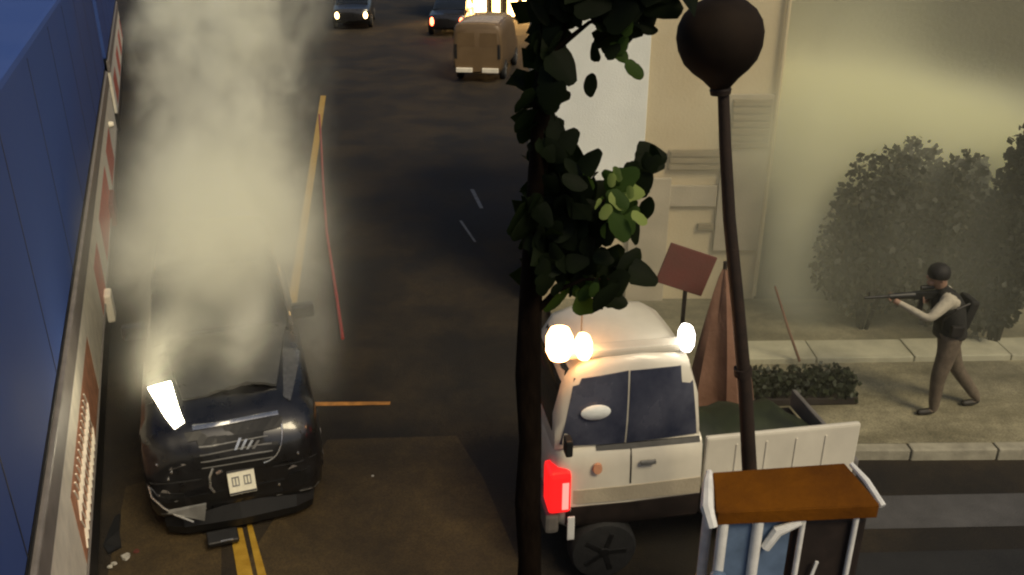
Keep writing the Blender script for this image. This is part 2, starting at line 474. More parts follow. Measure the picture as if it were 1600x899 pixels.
def wheel(parent, pos, r=0.34, w=0.22, axis='X', rim='grey_metal'):
    h = w / 2
    t = MB().lathe([(0.02, -h), (r * 0.72, -h), (r * 0.93, -h * 0.92), (r, -h * 0.6), (r, h * 0.6), (r * 0.93, h * 0.92), (r * 0.72, h), (0.02, h)], (0, 0, 0), 28, axis).build('wheel', 'rubber', parent, smooth=True)
    t.location = pos
    m = MB()
    k = h + 0.012
    m.lathe([(0.01, -k), (r * 0.16, -k), (r * 0.18, -k + 0.02), (r * 0.18, k - 0.02), (r * 0.16, k), (0.01, k)], (0, 0, 0), 12, axis)
    for i in range(5):
        a = i * 2 * math.pi / 5
        q = r * 0.40
        if axis == 'X':
            m.box((0, q * math.cos(a), q * math.sin(a)), (2 * k - 0.01, 0.56 * r, 0.16 * r), (a, 0, 0))
        else:
            m.box((q * math.cos(a), 0, q * math.sin(a)), (0.56 * r, 2 * k - 0.01, 0.16 * r), (0, -a, 0))
    m.build('rim', rim, t, bevel=0.008)
    return t

# the smoking car (local: front towards -y)
car = empty('crashed_car', (-2.55, 6.76, 0), R(18), 'black car with one lit headlight, front smashed and smoke pouring off its bonnet', 'car')
car.scale = (0.93, 1.04, 1.09)
st = [(0.00, 0.66, 0.34, 0.74, 0.0), (0.025, 0.76, 0.26, 0.84, 0.005), (0.08, 0.82, 0.22, 0.93, 0.01), (0.15, 0.855, 0.21, 0.99, 0.015), (0.23, 0.87, 0.21, 1.035, 0.02),
      (0.32, 0.88, 0.21, 1.065, 0.025), (0.44, 0.885, 0.21, 1.085, 0.03), (0.70, 0.885, 0.22, 1.11, 0.04), (1.05, 0.89, 0.22, 1.15, 0.05), (1.45, 0.89, 0.22, 1.19, 0.05), (1.80, 0.89, 0.22, 1.20, 0.05),
      (2.6, 0.89, 0.22, 1.18, 0.03), (3.6, 0.885, 0.22, 1.18, 0.03), (4.2, 0.86, 0.24, 1.16, 0.02), (4.45, 0.80, 0.28, 1.10, 0.0), (4.55, 0.66, 0.34, 1.0, 0.0)]
body = MB().rings(body_rings(st))
body.v = [(x + (random.uniform(-0.010, 0.010) if y < 0.8 else 0), y + (random.uniform(-0.012, 0.018) + 0.05 * math.exp(-((x + 0.45) / 0.18) ** 2 - ((z - 0.6) / 0.2) ** 2) if y < 0.5 else 0), z + (random.uniform(-0.008, 0.008) if y < 0.8 else 0)) for x, y, z in body.v]
bv = body.bvh()
body.build('body', 'black_paint', car, smooth=True)
gh = [(1.52, 0.74, 1.16, 1.22, 0.01), (1.75, 0.76, 1.14, 1.36, 0.02), (2.05, 0.755, 1.14, 1.54, 0.02), (2.35, 0.735, 1.14, 1.66, 0.03), (2.8, 0.72, 1.14, 1.70, 0.03), (3.5, 0.71, 1.14, 1.69, 0.03), (3.95, 0.70, 1.14, 1.60, 0.02), (4.25, 0.69, 1.14, 1.36, 0.01), (4.38, 0.66, 1.14, 1.20, 0)]
cab = MB().rings(body_rings(gh))
cv = cab.bvh()
cab.build('cabin', 'black_paint', car, smooth=True)
patch(cv, [(-0.64, 1.58, 2.2), (0.64, 1.58, 2.2), (0.56, 2.28, 2.2), (-0.56, 2.28, 2.2)], (0, 0, -1), 8, 6, 0.006, 0.01).build('windscreen', 'glass_dark', car, smooth=True)
for s in (-1, 1):
    for y0, y1 in ((2.05, 2.85), (2.95, 3.75)):
        patch(cv, [(s * 1.2, y0, 1.22), (s * 1.2, y1, 1.22), (s * 1.2, y1 - 0.05, 1.54), (s * 1.2, y0 + 0.22, 1.54)], (-s, 0, 0), 5, 3, 0.006, 0.01).build('side_window', 'glass_dark', car, smooth=True)
    mr = MB().box((s * 0.93, 1.80, 1.25), (0.26, 0.12, 0.14)).build('wing_mirror', 'black_paint', car, bevel=0.03)
    MB().box((s * 0.96, 1.866, 1.25), (0.16, 0.01, 0.10)).build('mirror_glass', 'chrome', mr)
    for y in (0.88, 3.55):
        wheel(car, (s * 0.80, y, 0.34))
# bonnet panel, crumpled
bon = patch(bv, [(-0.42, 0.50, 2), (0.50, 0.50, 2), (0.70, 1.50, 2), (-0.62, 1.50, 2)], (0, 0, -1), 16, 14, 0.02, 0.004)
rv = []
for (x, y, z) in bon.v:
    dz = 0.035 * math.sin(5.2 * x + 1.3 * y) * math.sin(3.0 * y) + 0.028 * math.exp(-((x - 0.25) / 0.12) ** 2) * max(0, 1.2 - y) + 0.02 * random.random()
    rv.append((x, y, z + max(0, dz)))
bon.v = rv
bon.build('bonnet', 'bonnet_sheen', car, smooth=True)
FD = (0, 1, 0)
# grille opening: dark field, slats, chrome bar on top, curved chrome edge on the right
g = patch(bv, [(-0.30, -1, 0.64), (0.36, -1, 0.64), (0.52, -1, 1.0), (-0.42, -1, 1.0)], FD, 10, 6, 0.004, 0.02).build('grille', 'dark_plastic', car)
for z in (0.71, 0.77, 0.83, 0.89):
    patch(bv, [(-0.30, -1, z), (0.38, -1, z), (0.38, -1, z + 0.008), (-0.30, -1, z + 0.008)], FD, 10, 1, 0.010, 0.0).build('slat', 'grey_metal', g)
patch(bv, [(-0.34, -1, 1.012), (0.48, -1, 1.012), (0.48, -1, 1.030), (-0.34, -1, 1.030)], FD, 12, 1, 0.022, 0.0).build('chrome_bar', 'chrome', car, smooth=True)
pts = []
for k in range(9):
    a = k / 8
    x, z = 0.50 - 0.02 * a - 0.20 * a * a, 0.96 - 0.28 * math.sin(a * 1.5)
    h = bv.ray_cast(Vector((x, -1, z)), Vector((0, 1, 0)))[0]
    pts.append((x, h.y - 0.015, z))
MB().tube(pts, 0.009, 6).build('grille_edge', 'chrome', car, smooth=True)
em = []
for k in range(4):          # badge: slanting bright strokes
    x = 0.02 + k * 0.055
    e = patch(bv, [(x, -1, 0.84 - k * 0.006), (x + 0.028, -1, 0.84 - k * 0.006), (x + 0.085, -1, 0.925 - k * 0.016), (x + 0.057, -1, 0.925 - k * 0.016)], FD, 2, 3, 0.034, -0.016)
    o = e.build('badge_stroke', 'chrome' if k < 3 else 'grey_metal', g)
# number plate, hanging a little askew
plate = MB().box((0, 0, 0), (0.30, 0.012, 0.255)).build('number_plate', 'plate', car, bevel=0.005)
plate.location = (0.05, -0.03, 0.55)
plate.scale = (0.86, 1, 0.9)
plate.rotation_euler = (R(-20), R(-1.5), 0)
MB().box((0, -0.0085, 0.108), (0.296, 0.005, 0.034)).build('plate_band', 'plate_mark', plate)
MB().box((0, -0.0085, -0.112), (0.296, 0.005, 0.018)).build('plate_edge', 'plate_mark', plate)
for gx in (-0.066, 0.066):
    m = MB()
    for k in range(3):
        m.box((gx - 0.035 + k * 0.035, -0.0085, 0.0), (0.012, 0.005, 0.09))
    m.box((gx, -0.0086, 0.04), (0.082, 0.004, 0.012)).box((gx, -0.0086, -0.04), (0.082, 0.004, 0.012))
    m.build('plate_lettering', 'grey_metal', plate)
MB().tube([(-0.20, 0.0, 0.70), (-0.24, -0.03, 0.64), (-0.25, -0.03, 0.54), (-0.22, -0.03, 0.48)], 0.014, 6).build('torn_bracket', 'chrome', car, smooth=True)
MB().tube([(-0.17, -0.02, 0.655), (-0.12, -0.04, 0.685)], 0.016, 6).build('torn_bracket', 'chrome', car, smooth=True)
# lamps
hl = patch(bv, [(-0.50, 0.20, 1.02), (-0.41, 0.24, 1.05), (-0.58, 0.70, 1.26), (-0.80, 0.74, 1.20)], (0.25, 0.75, -0.62), 6, 8, 0.012, 0.01)
hl.build('headlight', 'headlight', car, smooth=True)
hr = patch(bv, [(0.54, 0.38, 1.06), (0.60, 0.33, 1.03), (0.86, 1.02, 1.22), (0.68, 1.00, 1.30)], (-0.25, 0.75, -0.62), 6, 8, 0.012, 0.01)
hr.build('headlight', 'lens_off', car, smooth=True)
for s in (-1, 1):           # lower grille, fog pockets, bumper lip
    patch(bv, [(s * 0.50, -1, 0.36), (s * 0.72, -1, 0.40), (s * 0.72, -1, 0.54), (s * 0.50, -1, 0.50)], FD, 4, 3, 0.005, 0.01).build('fog_pocket', 'dark_plastic', car)
    lamp = MB().lathe([(0.005, 0.0), (0.03, 0.0), (0.035, 0.03), (0.005, 0.03)], (0, 0, 0), 12, 'Y').build('fog_lamp', 'lens_off', car, smooth=True)
    lamp.location = (s * 0.58, 0.0, 0.46)
patch(bv, [(-0.42, -1, 0.34), (0.42, -1, 0.34), (0.46, -1, 0.46), (-0.46, -1, 0.46)], FD, 8, 3, 0.005, 0.02).build('lower_grille', 'dark_plastic', car)
# air dam under the bumper, bumper shut line, bonnet shut line, highlight of the lower crease painted as a grey strip
MB().rings([[(x * k, y + dy, z) for x, y in ((-0.80, 0.42), (-0.74, 0.10), (-0.56, 0.03), (0.0, 0.0), (0.56, 0.03), (0.74, 0.10), (0.80, 0.42))] for k, dy, z in ((1.0, 0.02, 0.30), (0.98, -0.03, 0.16), (0.96, 0.0, 0.07))]).build('air_dam', 'dark_plastic', car)
for z0, z1, nm in ((0.615, 0.628, 'bumper_gap'), (0.30, 0.312, 'crease_highlight')):
    patch(bv, [(-0.80, -1, z0), (-0.32, -1, z0 - 0.01), (-0.32, -1, z1 - 0.01), (-0.80, -1, z1)], FD, 8, 1, 0.004, 0.0).build(nm, 'grey_metal' if nm == 'crease_highlight' else 'rubber', car)
    patch(bv, [(0.36, -1, z0 - 0.01), (0.80, -1, z0), (0.80, -1, z1), (0.36, -1, z1 - 0.01)], FD, 8, 1, 0.004, 0.0).build(nm, 'grey_metal' if nm == 'crease_highlight' else 'rubber', car)
for x0, x1, z0, z1 in ((-0.60, -0.44, 0.74, 0.80), (-0.74, -0.62, 0.50, 0.58), (0.50, 0.60, 0.56, 0.62)):   # scraped paint
    patch(bv, [(x0, -1, z0), (x1, -1, z0 + 0.02), (x1 - 0.02, -1, z1 - 0.03), (x0 + 0.05, -1, z1 - 0.02)], FD, 4, 2, 0.003, 0.0).build('scrape', 'car_grey', car)
# torn bumper pieces
tb = MB()
tb.add([(-0.66, -0.10, 0.40), (-0.34, -0.16, 0.30), (-0.30, -0.15, 0.46), (-0.66, -0.085, 0.425), (-0.34, -0.14, 0.305), (-0.30, -0.135, 0.462)], [(0, 1, 2), (5, 4, 3), (0, 3, 4, 1), (1, 4, 5, 2), (2, 5, 3, 0)])
tb.build('torn_bumper_trim', 'grey_metal', car)
tp = [(-0.82, 0.10, 0.60), (-0.80, 0.03, 0.50), (-0.70, -0.05, 0.43), (-0.60, -0.11, 0.38), (-0.44, -0.16, 0.31)]
MB().tube(tp, 0.010, 6).build('bumper_edge_trim', 'chrome', car, smooth=True)
lip = MB().box((0, 0, 0), (0.30, 0.14, 0.05)).build('hanging_bumper_piece', 'dark_plastic', car, bevel=0.015)
lip.location = (-0.20, -0.16, 0.10)
lip.rotation_euler = (R(18), R(6), R(8))
MB().box((0.03, -0.06, 0.027), (0.12, 0.012, 0.008)).build('metal_clip', 'chrome', lip)
for x, z in ((-0.62, 0.66), (-0.58, 0.72), (0.62, 0.70), (0.40, 0.42), (-0.70, 0.80)):
    h = bv.ray_cast(Vector((x, -1, z)), Vector((0, 1, 0)))[0]
    MB().lathe([(0.004, -0.012), (0.012, -0.008), (0.014, 0.0), (0.012, 0.008), (0.004, 0.012)], (x, h.y - 0.006, z), 8).build('bolt', 'chrome', car, smooth=True)

# things on the road round it
deb = MB()
deb.add([(-3.86, 6.95, 0.02), (-3.80, 6.55, 0.02), (-3.70, 6.42, 0.03), (-3.62, 6.52, 0.02), (-3.72, 6.72, 0.05), (-3.82, 7.0, 0.03)], [(0, 1, 4, 5), (1, 2, 3, 4)])
deb.add([(-3.86, 6.95, 0.006), (-3.80, 6.55, 0.006), (-3.70, 6.42, 0.006), (-3.62, 6.52, 0.006), (-3.72, 6.72, 0.006), (-3.82, 7.0, 0.006)], [(5, 4, 1, 0), (4, 3, 2, 1)])
tag(deb.build('torn_rubber_strip', 'black_trim'), 'torn black rubber strip on the road between lorry and car', 'debris')
def shard(x, y, sz, material, label):
    b = MB()
    n = 6
    top = [(sz * random.uniform(0.5, 1) * math.cos(k * 2 * math.pi / n), sz * random.uniform(0.5, 1) * math.sin(k * 2 * math.pi / n)) for k in range(n)]
    b.prism(top, 0.0, sz * 0.5)
    o = b.build('shard', material)
    o.location = (x, y, 0.006)
    o.rotation_euler = (0.1, 0.15, random.random() * 3)
    tag(o, label, 'debris')
shard(-3.52, 6.38, 0.055, 'debris_pale', 'largest pale shard beside the torn rubber strip')
shard(-3.60, 6.30, 0.03, 'debris_pale', 'small pale shard just left of the largest shard')
shard(-3.46, 6.46, 0.035, 'sign_red', 'small reddish shard next to the pale shards')
shard(-3.62, 6.26, 0.028, 'debris_pale', 'tiny pale shard by the lorry skirt, bottom left of the photo')
shard(-1.45, 7.62, 0.022, 'debris_pale', 'single bright shard alone on the brown road right of the car')
hose = MB().tube([(-5.26, 24.0, 0.035), (-4.62, 21.0, 0.035), (-3.95, 17.8, 0.035), (-3.30, 14.8, 0.035), (-2.76, 12.6, 0.035), (-2.36, 10.95, 0.035), (-2.30, 10.7, 0.03)], 0.024, 8)
tag(hose.build('fire_hose', 'red_hose', smooth=True), 'thin red hose running straight up the dark road', 'hose')

# ------------------------------------------------------------------ far street, top of the left picture
van = empty('parked_van', (-1.10, 28.6, 0), R(-8), 'brownish cream van far up the road, seen from behind', 'van')
vst = [(0.0, 0.74, 0.35, 1.68, 0.0), (0.05, 0.78, 0.30, 1.78, 0.02), (0.15, 0.80, 0.28, 1.82, 0.03), (1.5, 0.80, 0.28, 1.86, 0.04), (2.8, 0.80, 0.28, 1.82, 0.04), (3.3, 0.79, 0.28, 1.45, 0.03), (3.6, 0.78, 0.28, 1.05, 0.02), (4.2, 0.74, 0.3, 0.9, 0.0), (4.3, 0.62, 0.36, 0.75, 0.0)]
vb = MB().rings(body_rings(vst))
vbv = vb.bvh()
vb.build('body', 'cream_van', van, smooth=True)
for s in (-1, 1):
    patch(vbv, [(s * 0.36 - 0.29, -1, 1.12), (s * 0.36 + 0.29, -1, 1.12), (s * 0.36 + 0.27, -1, 1.55), (s * 0.36 - 0.27, -1, 1.55)], FD, 4, 3, 0.004, 0.02).build('rear_window', 'cream_van', van)
    patch(vbv, [(s * 0.70 - 0.05, -1, 0.75), (s * 0.70 + 0.05, -1, 0.75), (s * 0.70 + 0.05, -1, 1.2), (s * 0.70 - 0.05, -1, 1.2)], FD, 2, 4, 0.01, 0.02).build('tail_light', 'black_trim', van)
    MB().box((s * 0.42, -0.04, 0.40), (0.52, 0.12, 0.14)).build('bumper', 'strip_white', van, bevel=0.02)
    for y in (0.8, 3.4):
        wheel(van, (s * 0.70, y, 0.32), 0.32, 0.2)
patch(vbv, [(-0.70, 0.10, 3), (0.70, 0.10, 3), (0.70, 2.75, 3), (-0.70, 2.75, 3)], (0, 0, -1), 8, 10, 0.01, 0.01).build('roof', 'van_roof_lit', van, smooth=True)
MB().box((0, 0.02, 1.05), (0.16, 0.03, 1.25)).build('door_gap', 'shutter', van)

def far_car(name, loc, rz, label, front):
    t = empty(name, loc, rz, label, 'car')
    s_ = [(0.0, 0.66, 0.4, 0.75, 0.0), (0.12, 0.80, 0.28, 0.88, 0.01), (0.9, 0.86, 0.24, 0.98, 0.03), (3.3, 0.86, 0.24, 1.0, 0.03), (4.2, 0.80, 0.28, 0.92, 0.0), (4.35, 0.66, 0.4, 0.8, 0.0)]
    MB().rings(body_rings(s_)).build('body', 'black_paint', t, smooth=True)
    c_ = [(1.0, 0.72, 0.95, 1.02, 0.0), (1.6, 0.70, 0.95, 1.38, 0.02), (2.8, 0.68, 0.95, 1.42, 0.02), (3.6, 0.66, 0.95, 1.05, 0.0)]
    MB().rings(body_rings(c_)).build('cabin', 'glass_dark', t, smooth=True)
    for s in (-1, 1):
        for y in (0.85, 3.4):
            wheel(t, (s * 0.78, y, 0.32), 0.32, 0.2)
        lm = MB().lathe([(0.01, -0.03), (0.10, -0.03), (0.12, 0.02), (0.01, 0.03)], (0, 0, 0), 14, 'Y').build('headlight' if front else 'tail_light', 'far_warm' if front else 'far_red', t, smooth=True)
        lm.location = (s * 0.62, 0.0, 0.62)
        lm.scale = (0.8, 1, 1.25) if front else (0.75, 1, 1.5)
    return t
far_car('distant_car', (-7.1, 40.6, 0), R(6), 'dark car far up the road with two warm headlights on', True)
far_car('distant_car', (-2.75, 38.5, 0), R(-4), 'dark car with red tail lights far up the road, left of the cream van', False)

shop = empty('lit_shop', (0, 44, 0), 0, 'low shop front glowing orange beyond the cream van', 'building')
MB().box((-0.6, 2.0, 2.0), (5.6, 3.6, 4.0)).build('wall', 'wall_dark', shop)
for k in range(7):
    x = -3.1 + k * 0.78
    w_ = 0.36 + 0.12 * (k % 3)
    p = MB().box((x, 0.185, 1.0), (w_, 0.03, 1.7)).build('window', 'shop_lit', shop)
    MB().box((x + w_ / 2 + 0.07, 0.15, 1.0), (0.10, 0.10, 1.9)).build('mullion', 'shutter', p)
MB().box((-0.6, -0.1, 2.05), (5.6, 0.7, 0.14)).build('awning', 'strip_tan', shop, bevel=0.03)

# ------------------------------------------------------------------ buildings of the right picture
fac = empty('pale_building', (0.30, 11.8, 0), 0, 'pale beige building with boarded panels behind the lamp post', 'building')
FW = 3.25
MB().box((FW / 2, 2.0, 3.1), (FW, 4.0, 6.2)).build('wall', 'wall_beige', fac, bevel=0.02)
MB().box((0.80, -0.02, 3.15), (1.40, 0.06, 2.7)).build('glow_board', 'plain_white', fac, bevel=0.01)  # white board added to stand for the bright glow behind the tree
def board(name, x0, x1, z0, z1, m, d=0.05, frame=True):
    o = MB().box(((x0 + x1) / 2 - 0.30, -d / 2, (z0 + z1) / 2), (x1 - x0, d, z1 - z0)).build(name, m, fac, bevel=0.008)
    return o
board('grey_board', 2.86, 3.52, 0.9, 3.12, 'panel_grey', 0.07)
w1 = board('shuttered_window', 2.93, 3.46, 2.40, 3.06, 'shutter', 0.10)
w2 = board('shuttered_window', 2.14, 2.84, 2.08, 2.36, 'shutter', 0.06)
w3 = board('shuttered_window', 2.16, 2.84, 1.56, 1.86, 'panel_grey', 0.06)
w4 = board('vent', 2.62, 2.84, 1.21, 1.30, 'shutter', 0.06)
for wo, x0, x1, z0, z1 in ((w1, 2.93, 3.46, 2.40, 3.06), (w2, 2.14, 2.84, 2.08, 2.36)):
    nz = int((z1 - z0) / 0.09)
    for k in range(nz):
        MB().box(((x0 + x1) / 2 - 0.30, -0.108 if wo is w1 else -0.068, z0 + (k + 0.5) * (z1 - z0) / nz), (x1 - x0 - 0.04, 0.02, 0.06)).build('shutter_slat', 'shutter', wo)
MB().box((FW / 2, -0.04, 4.9), (FW + 0.1, 0.14, 0.16)).build('ledge', 'pale_stone', fac, bevel=0.02)
MB().box((1.62, -0.05, 1.02), (0.55, 0.06, 1.9)).build('door', 'panel_grey', fac, bevel=0.01)
MB().tube([(FW - 0.03, -0.07, 0.2), (FW - 0.03, -0.07, 5.9)], 0.03, 8).build('downpipe', 'wall_beige', fac)

bw = empty('rear_wall', (3.6, 15.9, 0), 0, 'dark brown wall across the back of the smoky yard', 'wall')
MB().box((6.0, 0.2, 3.2), (12.0, 0.4, 6.4)).build('masonry', 'wall_dark', bw)
MB().box((6.0, 0.18, 6.46), (12.1, 0.5, 0.12)).build('coping', 'kerb', bw, bevel=0.02)

# ------------------------------------------------------------------ foliage
def leaf_mesh(name, size, lobes, material, seed):
    rnd = random.Random(seed)
    n = 20
    vs = [(size * 0.42, 0, 0.02 * size)]
    for k in range(n):
        a = 2 * math.pi * k / n
        r = size * (0.44 + 0.07 * math.cos(lobes * a) + rnd.uniform(-0.03, 0.03))
        x, y = r * math.cos(a) + size * 0.42, r * math.sin(a) * 0.82
        vs.append((x, y, -0.22 * abs(y) - 0.10 * (x - size * 0.42) ** 2 / size))
    fs = [(0, k, k + 1) for k in range(1, n)] + [(0, n, 1)]
    me = bpy.data.meshes.new(name)
    me.from_pydata(vs, [], fs)
    me.polygons.foreach_set('use_smooth', [True] * len(me.polygons))
    me.materials.append(M[material])
    return me

def leaf_cloud(name, material, parent, pts, size, kind=None):
    m = MB()
    for p in pts:
        p = Vector(p)
        d = Vector((random.gauss(0, 1), random.gauss(0, 1), random.gauss(0, 0.7))).normalized()
        u = d.orthogonal().normalized()
        u = Matrix.Rotation(random.random() * 6.28, 3, d) @ u
        v = d.cross(u)
        s = size * random.uniform(0.6, 1.3)
        m.add([p, p + u * s * 0.5 + v * s * 0.38, p + u * s + d * s * 0.08, p + u * s * 0.5 - v * s * 0.38], [(0, 1, 2, 3)])
    me = bpy.data.meshes.new(name)
    me.from_pydata(m.v, [], m.f)
    me.materials.append(M[material])
    o = bpy.data.objects.new(name, me)
    COL.objects.link(o)
    o.parent = parent
    if kind:
        o['kind'] = kind
    return o

# street tree in front: slim dark trunk, lopsided crown reaching right
TY = 5.0
tree = empty('street_tree', (0.115, TY, 0), 0, 'dark leafy street tree with slim trunk in front of the white car', 'tree')
MB().tube([(0.0, 0, -0.05), (0.0, 0, 0.6), (0.012, 0, 1.2), (-0.006, 0, 1.7), (0.008, 0.0, 2.2), (-0.012, 0.0, 2.7), (0.0, 0.02, 3.2), (0.03, 0.03, 3.9), (0.06, 0.02, 4.6), (0.10, 0, 5.4), (0.14, 0, 6.0)],
          [0.12, 0.098, 0.084, 0.092, 0.078, 0.086, 0.075, 0.062, 0.05, 0.035, 0.015], 12).build('trunk', 'bark', tree, smooth=True)
limbs = [((0.0, 0.02, 3.1), (0.15, -0.05, 3.32), (0.32, -0.05, 3.40), (0.50, 0.0, 3.38)), ((0.02, 0.03, 3.5), (0.20, 0.08, 3.72), (0.42, 0.05, 3.86), (0.62, 0.0, 4.0)),
         ((0.04, 0.03, 4.6), (0.15, -0.1, 4.8), (0.30, -0.1, 4.92), (0.5, -0.1, 4.95)), ((0.06, 0.02, 4.7), (0.25, 0.15, 5.0), (0.45, 0.1, 5.15), (0.7, 0.1, 5.25)), ((0.02, 0, 3.7), (0.08, 0.2, 3.9), (0.12, 0.3, 4.1), (0.16, 0.4, 4.3))]
for l in limbs:
    MB().tube(l, [0.026, 0.017, 0.011, 0.005], 7).build('branch', 'bark', tree, smooth=True)
LD = [leaf_mesh('leaf', 0.21, 3, 'leaf_dark', 1), leaf_mesh('leaf', 0.19, 2, 'leaf_dark', 2), leaf_mesh('leaf', 0.23, 3, 'leaf_dark', 3)]
LM = [leaf_mesh('leaf', 0.18, 3, 'leaf_mid', 4), leaf_mesh('leaf', 0.17, 2, 'leaf_mid', 5)]
LB = [leaf_mesh('leaf', 0.15, 3, 'leaf_sunlit', 6), leaf_mesh('leaf', 0.14, 2, 'leaf_sunlit', 7)]
crown = MB().tube([(0.05, 0.0, 4.3), (0.12, 0.02, 4.6), (0.2, 0.0, 5.0)], [0.02, 0.014, 0.006], 6).build('crown', 'bark', tree, smooth=True)
leaves = 0
overflow = []
def put_leaf(x, y, z, meshes):
    global leaves
    if x < 0.02:
        x = 0.02 + random.random() * 0.06
    if leaves >= 300:
        overflow.append((x, y, z))
        return
    leaves += 1
    o = bpy.data.objects.new('leaf', random.choice(meshes))
    COL.objects.link(o)
    o.parent = crown
    o.location = (x, y, z)
    o.rotation_euler = (random.uniform(0.75, 1.45), random.uniform(-2.6, 2.6), random.uniform(-0.5, 0.5))
    s = random.uniform(0.5, 1.15)
    o.scale = (s, s, s)
def cluster(cx, cz, rx, rz, n, meshes, cy=0.0, ry=0.22):
    for _ in range(n):
        while True:
            a, b, c = (random.uniform(-1, 1) for _ in range(3))
            if a * a + b * b + c * c < 1:
                break
        put_leaf(cx + a * rx - 0.05, cy + b * ry, cz + c * rz, meshes)
# crown, x to the right of the trunk and height in metres
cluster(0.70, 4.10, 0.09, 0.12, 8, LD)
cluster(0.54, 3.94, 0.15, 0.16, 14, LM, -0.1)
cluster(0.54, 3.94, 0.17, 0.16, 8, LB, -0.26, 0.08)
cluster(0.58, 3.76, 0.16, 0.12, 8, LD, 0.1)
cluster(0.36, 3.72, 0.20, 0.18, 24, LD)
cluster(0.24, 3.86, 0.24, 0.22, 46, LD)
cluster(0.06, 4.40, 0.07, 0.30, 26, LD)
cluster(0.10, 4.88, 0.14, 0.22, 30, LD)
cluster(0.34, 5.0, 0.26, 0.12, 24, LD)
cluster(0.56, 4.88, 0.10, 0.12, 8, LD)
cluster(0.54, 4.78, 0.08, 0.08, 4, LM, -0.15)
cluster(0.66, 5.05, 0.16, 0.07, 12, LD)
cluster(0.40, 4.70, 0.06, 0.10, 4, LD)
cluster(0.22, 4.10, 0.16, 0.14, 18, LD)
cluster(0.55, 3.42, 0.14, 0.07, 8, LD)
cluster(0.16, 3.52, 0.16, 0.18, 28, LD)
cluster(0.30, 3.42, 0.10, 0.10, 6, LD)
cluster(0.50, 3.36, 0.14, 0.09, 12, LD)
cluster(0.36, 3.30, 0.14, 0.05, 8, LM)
for _ in range(420):
    overflow.append((random.uniform(-0.05, 0.9), random.uniform(-0.4, 0.5), random.uniform(5.12, 6.3)))
for cx_, cz_, rx_, rz_, n_ in ((0.18, 3.86, 0.20, 0.24, 60), (0.05, 4.45, 0.05, 0.30, 36), (0.06, 4.9, 0.10, 0.2, 40), (0.06, 3.50, 0.07, 0.2, 30), (0.28, 3.78, 0.16, 0.12, 26), (0.40, 5.05, 0.25, 0.06, 24)):
    for _ in range(n_):
        overflow.append((max(0.04, cx_ + random.uniform(-1, 1) * rx_), random.uniform(-0.1, 0.4), cz_ + random.uniform(-1, 1) * rz_))
leaf_cloud('foliage', 'leaf_dark', tree, overflow, 0.17, 'stuff')

def bush(loc, rx, ry, h, n, label, material='bush_leaf', name='shrub', group=None, size=0.11):
    t = empty(name, loc, random.random(), label, 'shrub', group)
    b = MB()
    for k in range(5):
        a = k * 1.26
        b.tube([(0.05 * math.cos(a), 0.05 * math.sin(a), -0.02), (0.5 * rx * math.cos(a) * 0.6, 0.5 * ry * math.sin(a) * 0.6, h * 0.4), (0.6 * rx * math.cos(a), 0.6 * ry * math.sin(a), h * 0.8)], [0.03, 0.02, 0.008], 6)
    b.build('stem', 'bark', t)
    pts = []
    lobes = [(0, 0, h * 0.45, 0.6), (-0.35 * rx, 0, h * 0.5, 0.5), (0.35 * rx, 0, h * 0.5, 0.5)] + [(random.uniform(-0.6, 0.6) * rx, random.uniform(-0.5, 0.5) * ry, h * random.uniform(0.35, 0.8), random.uniform(0.3, 0.5)) for _ in range(9)]
    while len(pts) < n:
        l = random.choice(lobes)
        v = Vector((random.gauss(0, 1), random.gauss(0, 1), random.gauss(0, 1))).normalized() * random.uniform(0.5, 1) ** 0.5
        p = (l[0] + v.x * rx * l[3], l[1] + v.y * ry * l[3], l[2] + v.z * h * l[3] * 0.7)
        if p[2] > 0.03:
            pts.append(p)
    leaf_cloud('foliage', material, t, pts, size, 'stuff')
    return t
G_ = 'dark shrubs behind the person'
bush((4.80, 10.85, 0.12), 1.05, 0.5, 2.35, 8000, 'tall dark shrub in the smoke, leftmost of those behind the person', group=G_, size=0.10)
bush((5.70, 10.95, 0.12), 1.05, 0.5, 2.25, 8000, 'dark shrub in the smoke directly behind the person', group=G_, size=0.10)
bush((6.45, 10.85, 0.12), 0.95, 0.5, 1.9, 7000, 'lower dark shrub in the smoke just right of the person', group=G_, size=0.10)
bush((6.32, 10.35, 0.12), 0.36, 0.45, 3.4, 7000, 'tallest black shrub at the right edge of the photo', group=G_, size=0.10)

hedge = empty('low_hedge', (3.36, 9.0, 0.12), R(2), 'low dark green hedge on the pavement right of the lamp post', 'hedge')
MB().box((0, 0, 0.05), (1.30, 0.36, 0.10)).build('planter', 'stall_dark', hedge, bevel=0.02)
leaf_cloud('foliage', 'hedge_leaf', hedge, [(random.uniform(-0.66, 0.62), random.uniform(-0.2, 0.2), 0.08 + 0.26 * (random.random() ** 0.6) * (1 - 0.5 * abs(i / 800 - 1) ** 3)) for i in range(1600)], 0.075, 'stuff')

